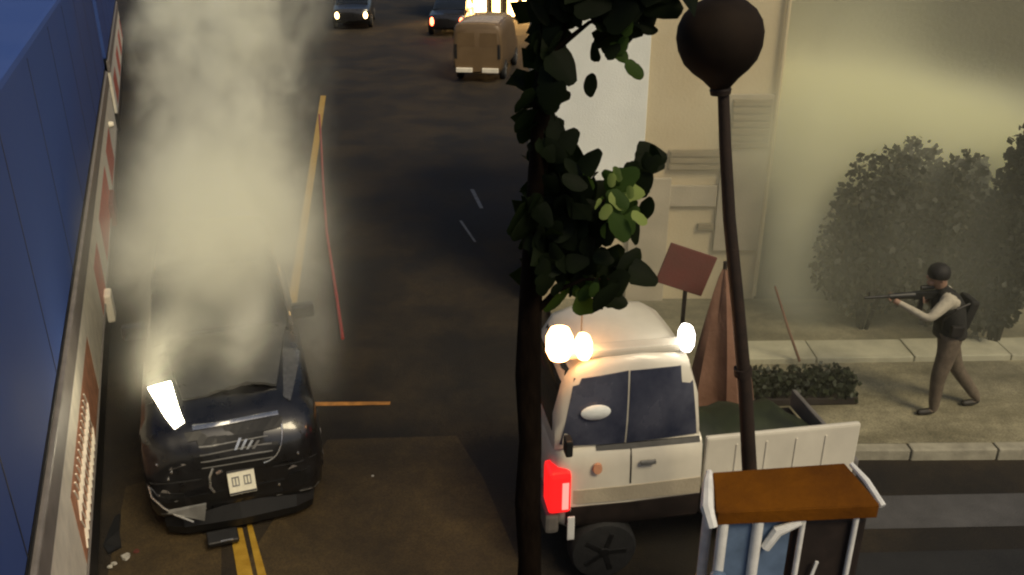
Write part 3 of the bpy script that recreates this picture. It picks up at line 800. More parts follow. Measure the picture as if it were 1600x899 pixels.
# ------------------------------------------------------------------ lamp post, sign, parasol, stick
lamp = empty('street_lamp', (2.04, 5.5, 0), 0, 'leaning dark lamp post with a large round unlit globe', 'lamp post')
def lp(t, dx=0.0):                   # along the leaning pole, t = height
    return (-0.165 * t + dx, 0.0, t)
MB().tube([lp(0.0), lp(0.35), lp(0.36), lp(1.2), lp(1.7, 0.004), lp(2.3, 0.012), lp(2.9, 0.0), lp(3.6, -0.018), lp(4.1, -0.012), lp(4.45)],
          [0.10, 0.09, 0.062, 0.058, 0.055, 0.050, 0.046, 0.042, 0.038, 0.036], 14).build('pole', 'lamp_black', lamp, smooth=True)
for t in (2.45, 1.15):
    MB().tube([lp(t - 0.03, 0.004), lp(t + 0.03, 0.004)], 0.064, 14).build('collar', 'lamp_black', lamp, smooth=True)
gl = MB().lathe([(0.035, -0.33), (0.06, -0.29), (0.11, -0.235), (0.17, -0.185), (0.222, -0.125), (0.252, -0.05), (0.262, 0.03), (0.25, 0.10), (0.215, 0.165), (0.16, 0.215), (0.09, 0.245), (0.01, 0.255)], (0, 0, 0), 32).build('globe', 'lamp_globe', lamp, smooth=True)
gl.location = lp(4.74)
gl.rotation_euler = (0, R(-6), 0)
MB().lathe([(0.062, 0.0), (0.068, 0.03), (0.05, 0.06), (0.03, 0.07)], (0, 0, -0.33), 18).build('neck_ring', 'lamp_black', gl, smooth=True)

sg = empty('square_sign', (1.93, 9.0, 0.12), 0, 'tilted dark red square sign board beside the closed brown parasol', 'sign')
bd = MB().box((0, 0, 0), (0.55, 0.03, 0.47)).build('board', 'sign_red', sg, bevel=0.01)
bd.location = (-0.02, -0.05, 1.66)
bd.rotation_euler = (R(-6), R(19), 0)
MB().tube([(0.0, 0, 0.0), (0.0, 0.0, 1.75)], 0.025, 10).build('post', 'lamp_black', sg, smooth=True)
MB().box((0, 0, 0.03), (0.34, 0.34, 0.06)).build('foot', 'stall_dark', sg, bevel=0.01)

par = empty('closed_parasol', (2.30, 8.60, 0.12), 0, 'closed brown parasol hanging in folds, left of the lamp post', 'parasol')
n = 20
rg = []
for h, r_ in ((0.22, 0.32), (0.45, 0.30), (0.8, 0.25), (1.15, 0.19), (1.45, 0.13), (1.68, 0.07), (1.82, 0.02)):
    rg.append([((r_ * (1 + 0.22 * math.cos(5 * a + h)) * math.cos(a) - 0.06 * h + 0.05), r_ * (1 + 0.22 * math.cos(5 * a + h)) * math.sin(a), h) for a in [2 * math.pi * k / n for k in range(n)]])
MB().rings(rg).build('cloth', 'parasol', par, smooth=True)
MB().tube([(0, 0, 0), (0.0, 0, 0.5), (-0.06, 0, 1.9)], 0.022, 10).build('pole', 'lamp_black', par, smooth=True)
MB().lathe([(0.24, 0), (0.24, 0.05), (0.06, 0.09), (0.02, 0.2)], (0, 0, 0), 20).build('base', 'stall_dark', par, smooth=True)

stk = MB().tube([(3.60, 9.75, 0.2), (3.42, 9.79, 0.62), (3.20, 9.85, 1.18)], [0.018, 0.016, 0.012], 8)
tag(stk.build('leaning_stick', 'parasol', smooth=True), 'thin brown stick leaning on the pale pavement step', 'stick')

# ------------------------------------------------------------------ white pickup with roof lights (local: x to the right, near side at -y)
wc = empty('white_pickup', (0.25, 6.70, 0), R(9.5), 'white pickup with lit roof beacons and a red lamp, behind the street tree', 'pickup')
wc.scale = (0.90, 1, 1.2)
ws = [(0.0, 0.50, 0.50, 1.02, 0.0), (0.05, 0.58, 0.44, 1.10, 0.01), (0.16, 0.63, 0.42, 1.14, 0.01), (0.7, 0.65, 0.42, 1.15, 0.01), (1.42, 0.65, 0.42, 1.15, 0.01)]
wb = MB().rings(body_rings(ws, 'x'))
wbv = wb.bvh()
wb.build('body', 'car_white', wc, smooth=True)
wg = [(0.02, 0.52, 1.06, 1.42, 0.0), (0.10, 0.57, 1.06, 1.74, 0.01), (0.22, 0.585, 1.06, 1.92, 0.02), (0.45, 0.59, 1.06, 1.99, 0.03), (0.8, 0.59, 1.06, 2.01, 0.03), (1.12, 0.585, 1.06, 1.98, 0.03), (1.26, 0.58, 1.06, 1.90, 0.02), (1.36, 0.57, 1.06, 1.62, 0.01), (1.40, 0.56, 1.06, 1.30, 0.0)]
wg = [(x, w, zb, 1.06 + (zt - 1.06) * 0.80, c) for x, w, zb, zt, c in wg]
wgm = MB().rings(body_rings(wg, 'x'))
wgv = wgm.bvh()
wgm.build('cabin', 'car_white', wc, smooth=True)
SD = (0, 1, 0)
patch(wgv, [(0.06, -2, 1.15), (0.67, -2, 1.13), (0.67, -2, 1.70), (0.18, -2, 1.66)], SD, 5, 4, 0.010, 0.01).build('side_window', 'glass_blue', wc, smooth=True)
patch(wgv, [(0.69, -2, 1.13), (1.37, -2, 1.15), (1.27, -2, 1.70), (0.69, -2, 1.70)], SD, 5, 4, 0.010, 0.01).build('side_window', 'glass_blue', wc, smooth=True)
st_ = MB().lathe([(0.01, -0.01), (0.9, -0.01), (1.0, 0.0), (0.9, 0.01), (0.01, 0.01)], (0, 0, 0), 20, 'Y').build('window_oval', 'plain_white', wc, smooth=True)  # flat white oval set on the side window
st_.location = (0.37, -0.618, 1.42)
st_.scale = (0.14, 1, 0.06)
patch(wgv, [(3, -0.46, 1.20), (3, 0.46, 1.20), (3, 0.44, 1.66), (3, -0.44, 1.66)], (-1, 0, 0), 5, 4, 0.008, 0.01).build('rear_window', 'glass_dark', wc, smooth=True)
patch(wgv, [(-2, -0.42, 1.20), (-2, 0.42, 1.20), (-2, 0.42, 1.68), (-2, -0.42, 1.68)], (1, 0, 0), 5, 4, 0.008, 0.01).build('windscreen', 'glass_dark', wc, smooth=True)
patch(wbv, [(0.40, -2, 1.095), (1.40, -2, 1.095), (1.40, -2, 1.125), (0.40, -2, 1.125)], SD, 10, 1, 0.012, 0.005).build('window_trim', 'black_trim', wc, smooth=True)
patch(wbv, [(0.10, -2, 0.69), (1.42, -2, 0.69), (1.42, -2, 0.82), (0.10, -2, 0.80)], SD, 10, 3, 0.010, 0.005).build('grey_moulding', 'panel_grey', wc, smooth=True)
patch(wbv, [(0.12, -2, 0.43), (1.42, -2, 0.43), (1.42, -2, 0.68), (0.12, -2, 0.66)], SD, 10, 4, 0.012, 0.005).build('dark_sill', 'stall_dark', wc, smooth=True)
patch(wbv, [(0.72, -2, 0.83), (0.732, -2, 0.83), (0.732, -2, 1.09), (0.72, -2, 1.09)], SD, 1, 5, 0.008, 0.005).build('door_gap', 'black_trim', wc)
MB().box((0.88, -0.665, 1.00), (0.15, 0.03, 0.03)).build('door_handle', 'grey_metal', wc, bevel=0.008)
MB().lathe([(0.005, -0.012), (0.042, -0.012), (0.046, 0.01), (0.005, 0.01)], (0.40, -0.652, 0.98), 16, 'Y').build('fuel_cap', 'strip_tan', wc, smooth=True)
# load bed: open box, dark liner inside
LB_, RB_ = 1.445, 3.0
MB().box(((LB_ + RB_) / 2, -0.62, 0.92), (RB_ - LB_, 0.055, 0.44)).build('bed_side', 'car_white', wc, bevel=0.02)
MB().box((RB_ + 0.03, -0.02, 0.74), (0.055, 1.24, 0.16)).build('tailgate', 'car_grey', wc, bevel=0.02)
MB().box(((LB_ + RB_) / 2, 0, 0.60), (RB_ - LB_ - 0.01, 1.17, 0.10)).build('bed_liner', 'stall_dark', wc)
MB().box(((LB_ + RB_) / 2, -0.625, 0.59), (RB_ - LB_, 0.05, 0.20)).build('dark_sill', 'stall_dark', wc, bevel=0.02)
tarp = []
for k in range(13):
    f = k / 12
    xx = LB_ + 0.04 + f * (RB_ - LB_ - 0.08)
    hh = 0.34 * (1 - max(0, (f - 0.55) / 0.45) ** 2.2 * 0.85) + 0.03 * math.sin(k * 1.7)
    ww = 0.50 * (1 - 0.25 * max(0, (f - 0.7) / 0.3) ** 2)
    tarp.append([(xx, -0.04 + ww * math.cos(a) * (1 + 0.04 * math.sin(3 * a + k)), 0.655 + max(0.0, hh * math.sin(a) * (1 + 0.07 * math.sin(4 * a + 1.3 * k)))) for a in [math.pi * q / 10 for q in range(11)]])
MB().rings(tarp).build('tarp_load', 'hedge_leaf', wc, smooth=True)
MB().box((1.45, 0, 0.42), (2.5, 0.8, 0.16)).build('chassis', 'stall_dark', wc)
for yy in (-0.54, 0.54):
    tl = MB().box((0.05, yy, 0.80), (0.22, 0.24, 0.34)).build('red_lamp', 'red_lit', wc, bevel=0.04)
    MB().box((0.10, yy + math.copysign(0.122, yy), 0.78), (0.06, 0.012, 0.22)).build('lit_strip', 'pink_lit', tl)
MB().box((-0.01, 0, 0.52), (0.14, 1.24, 0.18)).build('bumper', 'car_grey', wc, bevel=0.04)
MB().box((0.16, -0.665, 0.50), (0.07, 0.02, 0.20)).build('side_reflector', 'post_white', wc, bevel=0.008)
for x in (0.50, 2.30):
    for yy in (-0.57, 0.57):
        wh = wheel(wc, (x, yy, 0.25), 0.30, 0.20, 'Y', 'dark_plastic')
        wh.scale = (1 / 0.90, 1, 1 / 1.2)
MB().tube([(0.30, -0.30, 1.775), (0.30, -0.30, 2.35)], 0.006, 6).build('aerial', 'black_trim', wc)
MB().box((0.10, -0.70, 1.22), (0.07, 0.12, 0.13)).build('wing_mirror', 'black_trim', wc, bevel=0.02)
for x in (1.75, 2.05, 2.35, 2.65):
    MB().box((x, -0.650, 0.90), (0.02, 0.012, 0.34)).build('pressed_rib', 'car_white', wc, bevel=0.004)
lb = MB().box((0.64, -0.44, 1.815), (1.20, 0.14, 0.06)).build('light_bar', 'car_white', wc, bevel=0.02)
def lens(x, nm, m, sx=0.10, sz=0.11):
    o = MB().lathe([(0.01, -1.0), (0.7, -0.9), (1.0, -0.4), (1.0, 0.4), (0.7, 0.9), (0.01, 1.0)], (0, 0, 0), 18, 'Z').build(nm, m, lb, smooth=True)
    o.location = (x, -0.49, 1.79 + sz)
    o.scale = (sx, 0.10, sz)
lens(0.05, 'amber_beacon', 'amber', 0.12, 0.12)
lens(0.27, 'amber_beacon', 'amber', 0.075, 0.085)
lens(1.22, 'white_beacon', 'white_lit', 0.07, 0.09)

# ------------------------------------------------------------------ street stall in front
stall = empty('street_stall', (1.72, 4.6, 0), R(4), 'small street stall with orange brown canopy and white posts, foot of photo', 'stall')
cz = 2.13
cm = MB()
A = [(-0.50, -0.22, cz + 0.0), (0.52, -0.22, cz + 0.0), (0.43, 0.12, cz + 0.07), (-0.43, 0.12, cz + 0.04)]
cm.add(A + [(x, y, z - 0.035) for x, y, z in A], [(0, 1, 2, 3), (7, 6, 5, 4), (0, 4, 5, 1), (1, 5, 6, 2), (2, 6, 7, 3), (3, 7, 4, 0)])
cn = cm.build('canopy', 'canopy', stall, bevel=0.01)
MB().box((0.01, -0.225, cz - 0.045), (1.0, 0.02, 0.09)).build('valance', 'canopy', stall, bevel=0.004)
MB().tube([(-0.52, -0.24, cz - 0.10), (-0.545, -0.18, cz + 0.0), (-0.50, -0.02, cz + 0.04), (-0.46, 0.10, cz + 0.06)], [0.035, 0.042, 0.036, 0.02], 8).build('canopy_roll', 'post_white', stall, smooth=True)
MB().tube([(0.56, -0.19, cz - 0.04), (0.51, -0.04, cz + 0.04), (0.46, 0.09, cz + 0.08)], [0.022, 0.022, 0.016], 8).build('canopy_roll', 'post_white', stall, smooth=True)
for x, y in ((-0.44, -0.20), (-0.22, -0.20), (0.06, -0.205), (0.40, -0.20), (-0.44, 0.09), (0.40, 0.09)):
    dark = (x > 0.03)
    MB().tube([(x, y, 0.0), (x, y, cz - 0.06)], 0.034 if x < 0.03 else 0.018, 10).build('post', 'post_white', stall, smooth=True)
MB().box((-0.33, -0.17, 1.45), (0.17, 0.02, 1.10)).build('blue_panel', 'stall_blue', stall)
MB().box((-0.10, -0.17, 1.45), (0.20, 0.02, 1.10)).build('blue_panel', 'stall_blue', stall)
MB().tube([(-0.16, -0.215, cz - 0.30), (-0.10, -0.22, cz - 0.17), (0.04, -0.22, cz - 0.11)], [0.03, 0.035, 0.02], 8).build('tied_curtain', 'post_white', stall, smooth=True)
MB().lathe([(0.02, -0.09), (0.055, -0.05), (0.06, 0.0), (0.05, 0.06), (0.02, 0.08)], (-0.45, -0.25, 1.60), 14).build('hanging_jar', 'stall_blue', stall, smooth=True)
MB().box((0.26, -0.05, 1.42), (0.46, 0.24, 1.14)).build('cabinet', 'stall_dark', stall, bevel=0.02)
MB().box((0.0, 0.0, 0.42), (1.0, 0.44, 0.80)).build('counter', 'stall_dark', stall, bevel=0.02)
MB().box((0.18, -0.207, 1.62), (0.022, 0.012, 0.15), (0, R(10), 0)).build('cabinet_handle', 'post_white', stall, bevel=0.004)

# ------------------------------------------------------------------ the person aiming a rifle
PO = Vector((-0.14, -0.24, 0.12))
V = {'pelvis': ((5.00, 9.00, 0.93), 0.145), 'belly': ((4.97, 9.00, 1.10), 0.135), 'chest': ((4.90, 9.00, 1.30), 0.155), 'upper': ((4.85, 9.00, 1.43), 0.12),
     'neck': ((4.80, 9.00, 1.52), 0.062), 'headb': ((4.75, 8.99, 1.60), 0.085), 'head': ((4.71, 8.98, 1.68), 0.098), 'headt': ((4.71, 8.98, 1.74), 0.07),
     'lsh': ((4.80, 8.82, 1.44), 0.078), 'lel': ((4.59, 8.74, 1.27), 0.052), 'lwr': ((4.36, 8.93, 1.365), 0.034), 'lha': ((4.28, 8.97, 1.395), 0.036),
     'rsh': ((4.90, 9.19, 1.43), 0.078), 'rel': ((4.92, 9.32, 1.20), 0.052), 'rwr': ((4.70, 9.07, 1.34), 0.034), 'rha': ((4.63, 9.02, 1.385), 0.036),
     'lhip': ((4.97, 8.90, 0.86), 0.12), 'lkn': ((4.90, 8.87, 0.49), 0.088), 'lan': ((4.93, 8.88, 0.11), 0.062), 'lhe': ((4.93, 8.88, 0.05), 0.045), 'lto': ((4.74, 8.86, 0.035), 0.036),
     'rhip': ((5.05, 9.10, 0.86), 0.12), 'rkn': ((5.22, 9.14, 0.48), 0.088), 'ran': ((5.50, 9.08, 0.12), 0.062), 'rhe': ((5.53, 9.08, 0.05), 0.045), 'rto': ((5.34, 9.06, 0.035), 0.036)}
ED = [('pelvis', 'belly'), ('belly', 'chest'), ('chest', 'upper'), ('upper', 'neck'), ('neck', 'headb'), ('headb', 'head'), ('head', 'headt'),
      ('upper', 'lsh'), ('lsh', 'lel'), ('lel', 'lwr'), ('lwr', 'lha'), ('upper', 'rsh'), ('rsh', 'rel'), ('rel', 'rwr'), ('rwr', 'rha'),
      ('pelvis', 'lhip'), ('lhip', 'lkn'), ('lkn', 'lan'), ('lan', 'lhe'), ('lhe', 'lto'), ('pelvis', 'rhip'), ('rhip', 'rkn'), ('rkn', 'ran'), ('ran', 'rhe'), ('rhe', 'rto')]
person = empty('person', Vector((5.05, 9.0, 0)) + PO, 0, 'person in dark vest with pale sleeves and khaki trousers aiming a rifle left', 'person')
base = Vector((5.05, 9.0, 0))
keys = list(V)
me = bpy.data.meshes.new('skeleton')
me.from_pydata([Vector(V[k][0]) - base for k in keys], [(keys.index(a), keys.index(b)) for a, b in ED], [])
tmp = bpy.data.objects.new('skeleton', me)
COL.objects.link(tmp)
md = tmp.modifiers.new('skin', 'SKIN')
md.use_smooth_shade = True
sv = me.skin_vertices[0].data
for i, k in enumerate(keys):
    r_ = V[k][1]
    sv[i].radius = (r_, r_ * (1.15 if k in ('chest', 'belly', 'pelvis') else 1.0))
    sv[i].use_root = (k == 'pelvis')
ss = tmp.modifiers.new('sub', 'SUBSURF')
ss.levels = 2
ss.render_levels = 2
dg = bpy.context.evaluated_depsgraph_get()
bme = bpy.data.meshes.new_from_object(tmp.evaluated_get(dg))
bpy.data.objects.remove(tmp)
bme.name = 'body'
# nose, jaw and ears, fingers
bm = bmesh.new()
bm.from_mesh(bme)
def blob(c, r, sc):
    ret = bmesh.ops.create_uvsphere(bm, u_segments=10, v_segments=8, radius=r)
    for v in ret['verts']:
        v.co = Vector((v.co.x * sc[0], v.co.y * sc[1], v.co.z * sc[2])) + Vector(c) - base
blob((4.615, 8.98, 1.665), 0.02, (1.2, 0.7, 1.3))
blob((4.66, 8.98, 1.60), 0.05, (1.0, 0.9, 0.7))
blob((4.73, 8.885, 1.66), 0.022, (0.8, 0.5, 1.4))
blob((4.73, 9.075, 1.66), 0.022, (0.8, 0.5, 1.4))
bm.to_mesh(bme)
bm.free()
fing = MB()
def fingers(hand, fwd, up, side, curl):
    h, fwd, up, side = Vector(hand), Vector(fwd), Vector(up), Vector(side)
    for k, ln in enumerate((0.075, 0.085, 0.08, 0.062)):
        o = h + side * (-0.027 + 0.018 * k) + fwd * 0.02
        p1 = o + fwd * ln * 0.45
        p2 = p1 + (fwd * (1 - curl) + up * curl).normalized() * ln * 0.4
        p3 = p2 + (up * curl - fwd * 0.2).normalized() * ln * 0.3
        fing.tube([q - base for q in (o, p1, p2, p3)], [0.0095, 0.009, 0.0085, 0.006], 6)
    t0 = h - side * 0.03 - fwd * 0.01
    fing.tube([q - base for q in (t0, t0 - side * 0.022 + up * 0.022, t0 - side * 0.012 + up * 0.05 + fwd * 0.012)], [0.011, 0.010, 0.007], 6)
fingers((4.28, 8.97, 1.39), (-0.1, 0.98, 0.1), (0, 0.1, 1), (1, 0, 0), 0.75)
fingers((4.63, 9.02, 1.38), (-0.3, -0.9, 0.0), (-0.2, 0.0, 0.9), (0.2, 0, -0.9), 0.4)
for name_ in ('skin', 'sleeve', 'vest', 'trousers', 'boot'):
    bme.materials.append(M[name_])
segs = {'skin': [('neck', 'headb'), ('headb', 'head'), ('head', 'headt'), ('lwr', 'lha'), ('rwr', 'rha')],
        'sleeve': [('lsh', 'lel'), ('lel', 'lwr'), ('rsh', 'rel'), ('rel', 'rwr')],
        'vest': [('belly', 'chest'), ('chest', 'upper'), ('upper', 'neck')],
        'trousers': [('pelvis', 'lhip'), ('lhip', 'lkn'), ('lkn', 'lan'), ('pelvis', 'rhip'), ('rhip', 'rkn'), ('rkn', 'ran'), ('pelvis', 'belly')],
        'boot': [('lan', 'lhe'), ('lhe', 'lto'), ('ran', 'rhe'), ('rhe', 'rto')]}
order = ['skin', 'sleeve', 'vest', 'trousers', 'boot']
def sdist(p, a, b):
    a, b = Vector(V[a][0]) - base, Vector(V[b][0]) - base
    t = max(0, min(1, (p - a).dot(b - a) / (b - a).length_squared))
    return (p - a - (b - a) * t).length
for p in bme.polygons:
    best = min(((sdist(p.center, a, b) - 0.5 * (V[a][1] + V[b][1]), n_) for n_ in order for a, b in segs[n_]))
    p.material_index = order.index(best[1])
    p.use_smooth = True
bo = bpy.data.objects.new('body', bme)
COL.objects.link(bo)
bo.parent = person
hb = fing.build('fingers', 'skin', person, smooth=True)
hat = MB()
hp = Vector(V['head'][0]) - base + Vector((0.012, 0, 0.015))
hat.lathe([(0.108, -0.03), (0.118, 0.0), (0.116, 0.04), (0.098, 0.085), (0.06, 0.115), (0.01, 0.125)], hp, 20)
hat.build('dark_cap', 'hair', person, smooth=True)
vm = MB()
rr = []
for z, cx, rx, ry in ((1.02, 4.985, 0.165, 0.195), (1.10, 4.975, 0.165, 0.195), (1.22, 4.935, 0.175, 0.205), (1.34, 4.89, 0.18, 0.20), (1.43, 4.855, 0.15, 0.16), (1.485, 4.83, 0.09, 0.10)):
    rr.append([(cx + rx * math.cos(a) - base.x, 9.0 + ry * math.sin(a) - base.y, z + 0.02 * math.cos(a)) for a in [2 * math.pi * k / 18 for k in range(18)]])
vest = vm.rings(rr).build('vest', 'vest', person, smooth=True)
MB().box((4.955 - base.x, 8.80 - base.y, 1.10), (0.14, 0.06, 0.13)).build('pouch', 'boot', vest, bevel=0.015)
MB().box((5.10 - base.x, 9.0 - base.y, 1.25), (0.10, 0.28, 0.34), (0, R(12), 0)).build('backpack', 'vest', vest, bevel=0.03)

MB().tube([Vector(p) - base for p in ((5.06, 8.86, 1.40), (4.90, 8.80, 1.36), (4.80, 8.83, 1.22), (4.84, 8.90, 1.08), (4.95, 8.80, 1.02))], 0.014, 6).build('chest_strap', 'boot', vest)
MB().lathe([(0.172, -0.03), (0.178, -0.02), (0.178, 0.02), (0.172, 0.03)], Vector((4.99, 9.0, 0.985)) - base, 20).build('belt', 'boot', person, smooth=True)
for yy in (8.945, 9.015):
    MB().lathe([(0.002, -0.008), (0.009, -0.004), (0.009, 0.004), (0.002, 0.008)], Vector((4.622, yy, 1.692)) - base, 8).build('eye', 'hair', person, smooth=True)
rifle = empty('rifle', Vector((4.63, 8.985, 1.43)) + PO, 0, 'long black rifle held level by the person, muzzle pointing left', 'rifle')
rifle.rotation_euler = (0, R(-4), 0)
rifle.scale = (1, 1.3, 1.45)
MB().box((0.0, 0, 0.015), (0.26, 0.04, 0.065)).build('receiver', 'gun', rifle, bevel=0.008)
MB().tube([(-0.12, 0, 0.02), (-0.66, 0, 0.02)], 0.012, 10).build('barrel', 'gun', rifle, smooth=True)
MB().tube([(-0.12, 0, 0.018), (-0.40, 0, 0.018)], [0.030, 0.024], 10).build('handguard', 'gun', rifle, smooth=True)
MB().box((0.22, 0, -0.002), (0.20, 0.032, 0.09), (0, R(5), 0)).build('stock', 'gun', rifle, bevel=0.012)
MB().box((-0.05, 0, -0.085), (0.055, 0.028, 0.14), (0, R(12), 0)).build('magazine', 'gun', rifle, bevel=0.006)
MB().box((0.08, 0, -0.055), (0.036, 0.03, 0.09), (0, R(-18), 0)).build('grip', 'gun', rifle, bevel=0.006)
MB().tube([(-0.06, 0, 0.075), (0.08, 0, 0.075)], 0.018, 10).build('sight', 'gun', rifle, smooth=True)
MB().box((-0.61, 0, 0.045), (0.012, 0.01, 0.04)).build('front_sight', 'gun', rifle)

# ------------------------------------------------------------------ smoke
class NT:
    def __init__(s, m):
        s.nt = m.node_tree
    def val(s, sock, v):
        if isinstance(v, (int, float)):
            sock.default_value = v
        else:
            s.nt.links.new(v, sock)
    def m(s, op, a, b=None, c=None, clamp=False):
        n = s.nt.nodes.new('ShaderNodeMath')
        n.operation = op
        n.use_clamp = clamp
        s.val(n.inputs[0], a)
        if b is not None: s.val(n.inputs[1], b)
        if c is not None: s.val(n.inputs[2], c)
        return n.outputs[0]
    def xyz(s):
        tc = s.nt.nodes.new('ShaderNodeTexCoord')
        sp = s.nt.nodes.new('ShaderNodeSeparateXYZ')
        s.nt.links.new(tc.outputs['Object'], sp.inputs[0])
        return tc.outputs['Object'], sp.outputs[0], sp.outputs[1], sp.outputs[2]
    def noise(s, vec, scale, detail=3, stretch=(1, 1, 1), dist=0.0):
        mp = s.nt.nodes.new('ShaderNodeMapping')
        mp.inputs['Scale'].default_value = stretch
        s.nt.links.new(vec, mp.inputs['Vector'])
        n = s.nt.nodes.new('ShaderNodeTexNoise')
        n.inputs['Scale'].default_value = scale
        n.inputs['Detail'].default_value = detail
        n.inputs['Distortion'].default_value = dist
        s.nt.links.new(mp.outputs[0], n.inputs['Vector'])
        return n.outputs['Fac']
    def ramp(s, v, lo, hi):
        n = s.nt.nodes.new('ShaderNodeMapRange')
        n.interpolation_type = 'SMOOTHSTEP'
        n.inputs['From Min'].default_value = lo
        n.inputs['From Max'].default_value = hi
        s.nt.links.new(v, n.inputs['Value'])
        return n.outputs[0]

def volume_mat(name, col, aniso=0.0):
    m = bpy.data.materials.new(name)
    m.use_nodes = True
    nt = m.node_tree
    nt.nodes.remove(nt.nodes['Principled BSDF'])
    pv = nt.nodes.new('ShaderNodeVolumePrincipled')
    pv.inputs['Color'].default_value = (*col, 1)
    pv.inputs['Anisotropy'].default_value = aniso
    nt.links.new(pv.outputs[0], nt.nodes['Material Output'].inputs['Volume'])
    return m, pv

# plume off the car: axis runs back and up from the bonnet
m, pv = volume_mat('smoke_plume', (0.955, 0.96, 0.83), -0.25)
t = NT(m)
vec, X, Y, Z = t.xyz()
ycl = t.m('MAXIMUM', Y, 8.0)
cx = t.m('MULTIPLY_ADD', ycl, -0.243, -1.08)
czn = t.m('MULTIPLY_ADD', ycl, 0.36, -1.86)
rad = t.m('MULTIPLY_ADD', ycl, 0.083, 0.17)
wob = t.m('MULTIPLY', t.m('SUBTRACT', t.noise(vec, 0.9, 2), 0.5), 1.3)
dx = t.m('ADD', t.m('DIVIDE', t.m('SUBTRACT', X, cx), rad), t.m('MULTIPLY', wob, 0.55))
dx = t.m('MINIMUM', dx, t.m('MULTIPLY', dx, 0.76))
dz = t.m('DIVIDE', t.m('SUBTRACT', Z, czn), t.m('MULTIPLY', rad, 0.95))
dy = t.m('MULTIPLY', t.m('MINIMUM', t.m('SUBTRACT', Y, 8.1), 0.0), 1.5)
d2 = t.m('SQRT', t.m('ADD', t.m('ADD', t.m('MULTIPLY', dx, dx), t.m('MULTIPLY', dz, dz)), t.m('MULTIPLY', dy, dy)))
fall = t.m('SUBTRACT', 1.0, t.ramp(d2, 0.35, 1.15))
nzs = t.ramp(t.noise(vec, 1.7, 3, (1.25, 0.14, 0.26), 0.5), 0.42, 0.60)        # streaks drawn out along the plume
nzb = t.ramp(t.noise(vec, 1.5, 5, (1, 0.7, 1.0), 0.6), 0.42, 0.58)              # billows
nz = t.m('MULTIPLY', t.m('MULTIPLY_ADD', nzs, 0.95, 0.05), t.m('MULTIPLY_ADD', nzb, 0.85, 0.15))
nz = t.m('MULTIPLY_ADD', nz, 0.95, 0.05)
def gsum(parts):
    tot = None
    for c, s, k in parts:
        acc = None
        for v_, c0, s0 in ((X, c[0], s[0]), (Y, c[1], s[1]), (Z, c[2], s[2])):
            q = t.m('DIVIDE', t.m('SUBTRACT', v_, c0), s0)
            q = t.m('MULTIPLY', q, q)
            acc = q if acc is None else t.m('ADD', acc, q)
        q = t.m('MULTIPLY', t.m('EXPONENT', t.m('MULTIPLY', acc, -1.0)), k)
        tot = q if tot is None else t.m('ADD', tot, q)
    return tot
lump = gsum((((-3.18, 8.95, 1.85), (0.64, 0.50, 0.36), 8.0), ((-3.40, 9.6, 2.0), (0.66, 0.7, 0.5), 6.5), ((-3.70, 10.7, 2.1), (0.62, 1.0, 0.7), 2.4),
              ((-3.42, 8.05, 1.45), (0.16, 0.60, 0.28), 4.0), ((-2.62, 8.05, 1.50), (0.13, 0.60, 0.28), 3.5), ((-3.0, 8.05, 1.45), (0.6, 0.5, 0.22), 0.7), ((-3.45, 7.7, 1.15), (0.35, 0.35, 0.35), 0.25), ((-2.15, 8.6, 1.2), (0.22, 0.5, 0.6), 0.5)))
lump = t.m('MULTIPLY', lump, t.m('MULTIPLY_ADD', nzb, 0.5, 0.5))
side = t.ramp(t.m('MULTIPLY', dx, -1.0), -0.7, 0.5)        # thicker on the lorry's side
den = t.m('ADD', t.m('MULTIPLY', t.m('MULTIPLY', fall, nz), t.m('MULTIPLY_ADD', side, 2.3, 0.5)), lump)
t.nt.links.new(den, pv.inputs['Density'])
rg = []
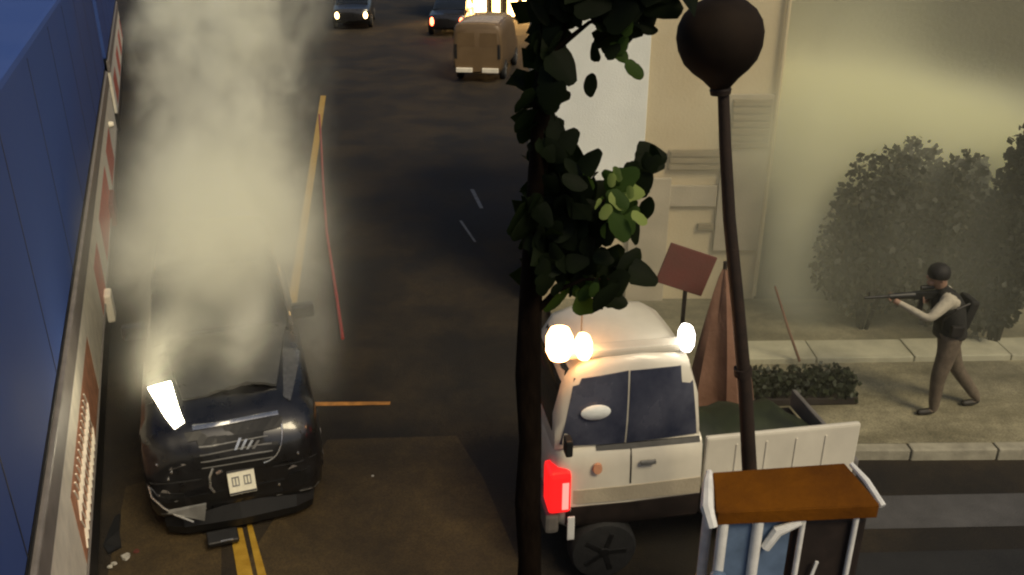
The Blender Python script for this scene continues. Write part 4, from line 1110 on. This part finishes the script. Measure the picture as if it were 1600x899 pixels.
for y_ in (6.9, 8.0, 10, 13, 16, 20, 22):
    yc = max(y_, 8.0)
    c_ = Vector((-0.243 * yc - 1.08, y_, 0.36 * yc - 1.86))
    r_ = (0.083 * yc + 0.17) * 1.75 + (0.35 if yc < 11 else 0)
    rg.append([(c_.x + r_ * math.cos(a), y_, max(0.03, c_.z + r_ * math.sin(a))) for a in [2 * math.pi * k / 16 for k in range(16)]])
sm = MB().rings(rg).build('smoke', m)
tag(sm, 'thick yellow grey smoke plume rising off the black car', 'smoke', kind='stuff')

# smoke filling the yard on the right
m, pv = volume_mat('smoke_bank', (0.99, 0.99, 0.76), -0.4)
t = NT(m)
vec, X, Y, Z = t.xyz()
def gauss(c, s):
    acc = None
    for v_, c0, s0 in ((X, c[0], s[0]), (Y, c[1], s[1]), (Z, c[2], s[2])):
        q = t.m('DIVIDE', t.m('SUBTRACT', v_, c0), s0)
        q = t.m('MULTIPLY', q, q)
        acc = q if acc is None else t.m('ADD', acc, q)
    return t.m('EXPONENT', t.m('MULTIPLY', acc, -1.0))
tot = None
for c_, s_, k_ in (((4.4, 12.4, 2.55), (1.1, 0.9, 0.60), 8.0), ((5.8, 12.1, 2.35), (1.2, 0.8, 0.52), 8.0), ((7.0, 11.9, 1.8), (0.7, 0.6, 0.40), 6.0), ((3.95, 11.5, 0.9), (0.32, 0.6, 1.6), 2.6),
                   ((4.3, 13.0, 3.6), (1.4, 1.2, 1.0), 0.40), ((5.5, 10.2, 1.4), (2.2, 0.35, 0.9), 0.22)):
    q = t.m('MULTIPLY', gauss(c_, s_), k_)
    tot = q if tot is None else t.m('ADD', tot, q)
nz = t.m('MULTIPLY_ADD', t.ramp(t.noise(vec, 0.8, 3, (1, 1, 1), 0.4), 0.3, 0.7), 0.6, 0.5)
den = t.m('ADD', t.m('MULTIPLY', tot, nz), 0.035)
t.nt.links.new(den, pv.inputs['Density'])
sm = MB().box((5.1, 11.85, 3.05), (9.0, 7.1, 5.7)).build('smoke', m)
tag(sm, 'pale yellow smoke bank hanging over the dark shrubs', 'smoke', kind='stuff')
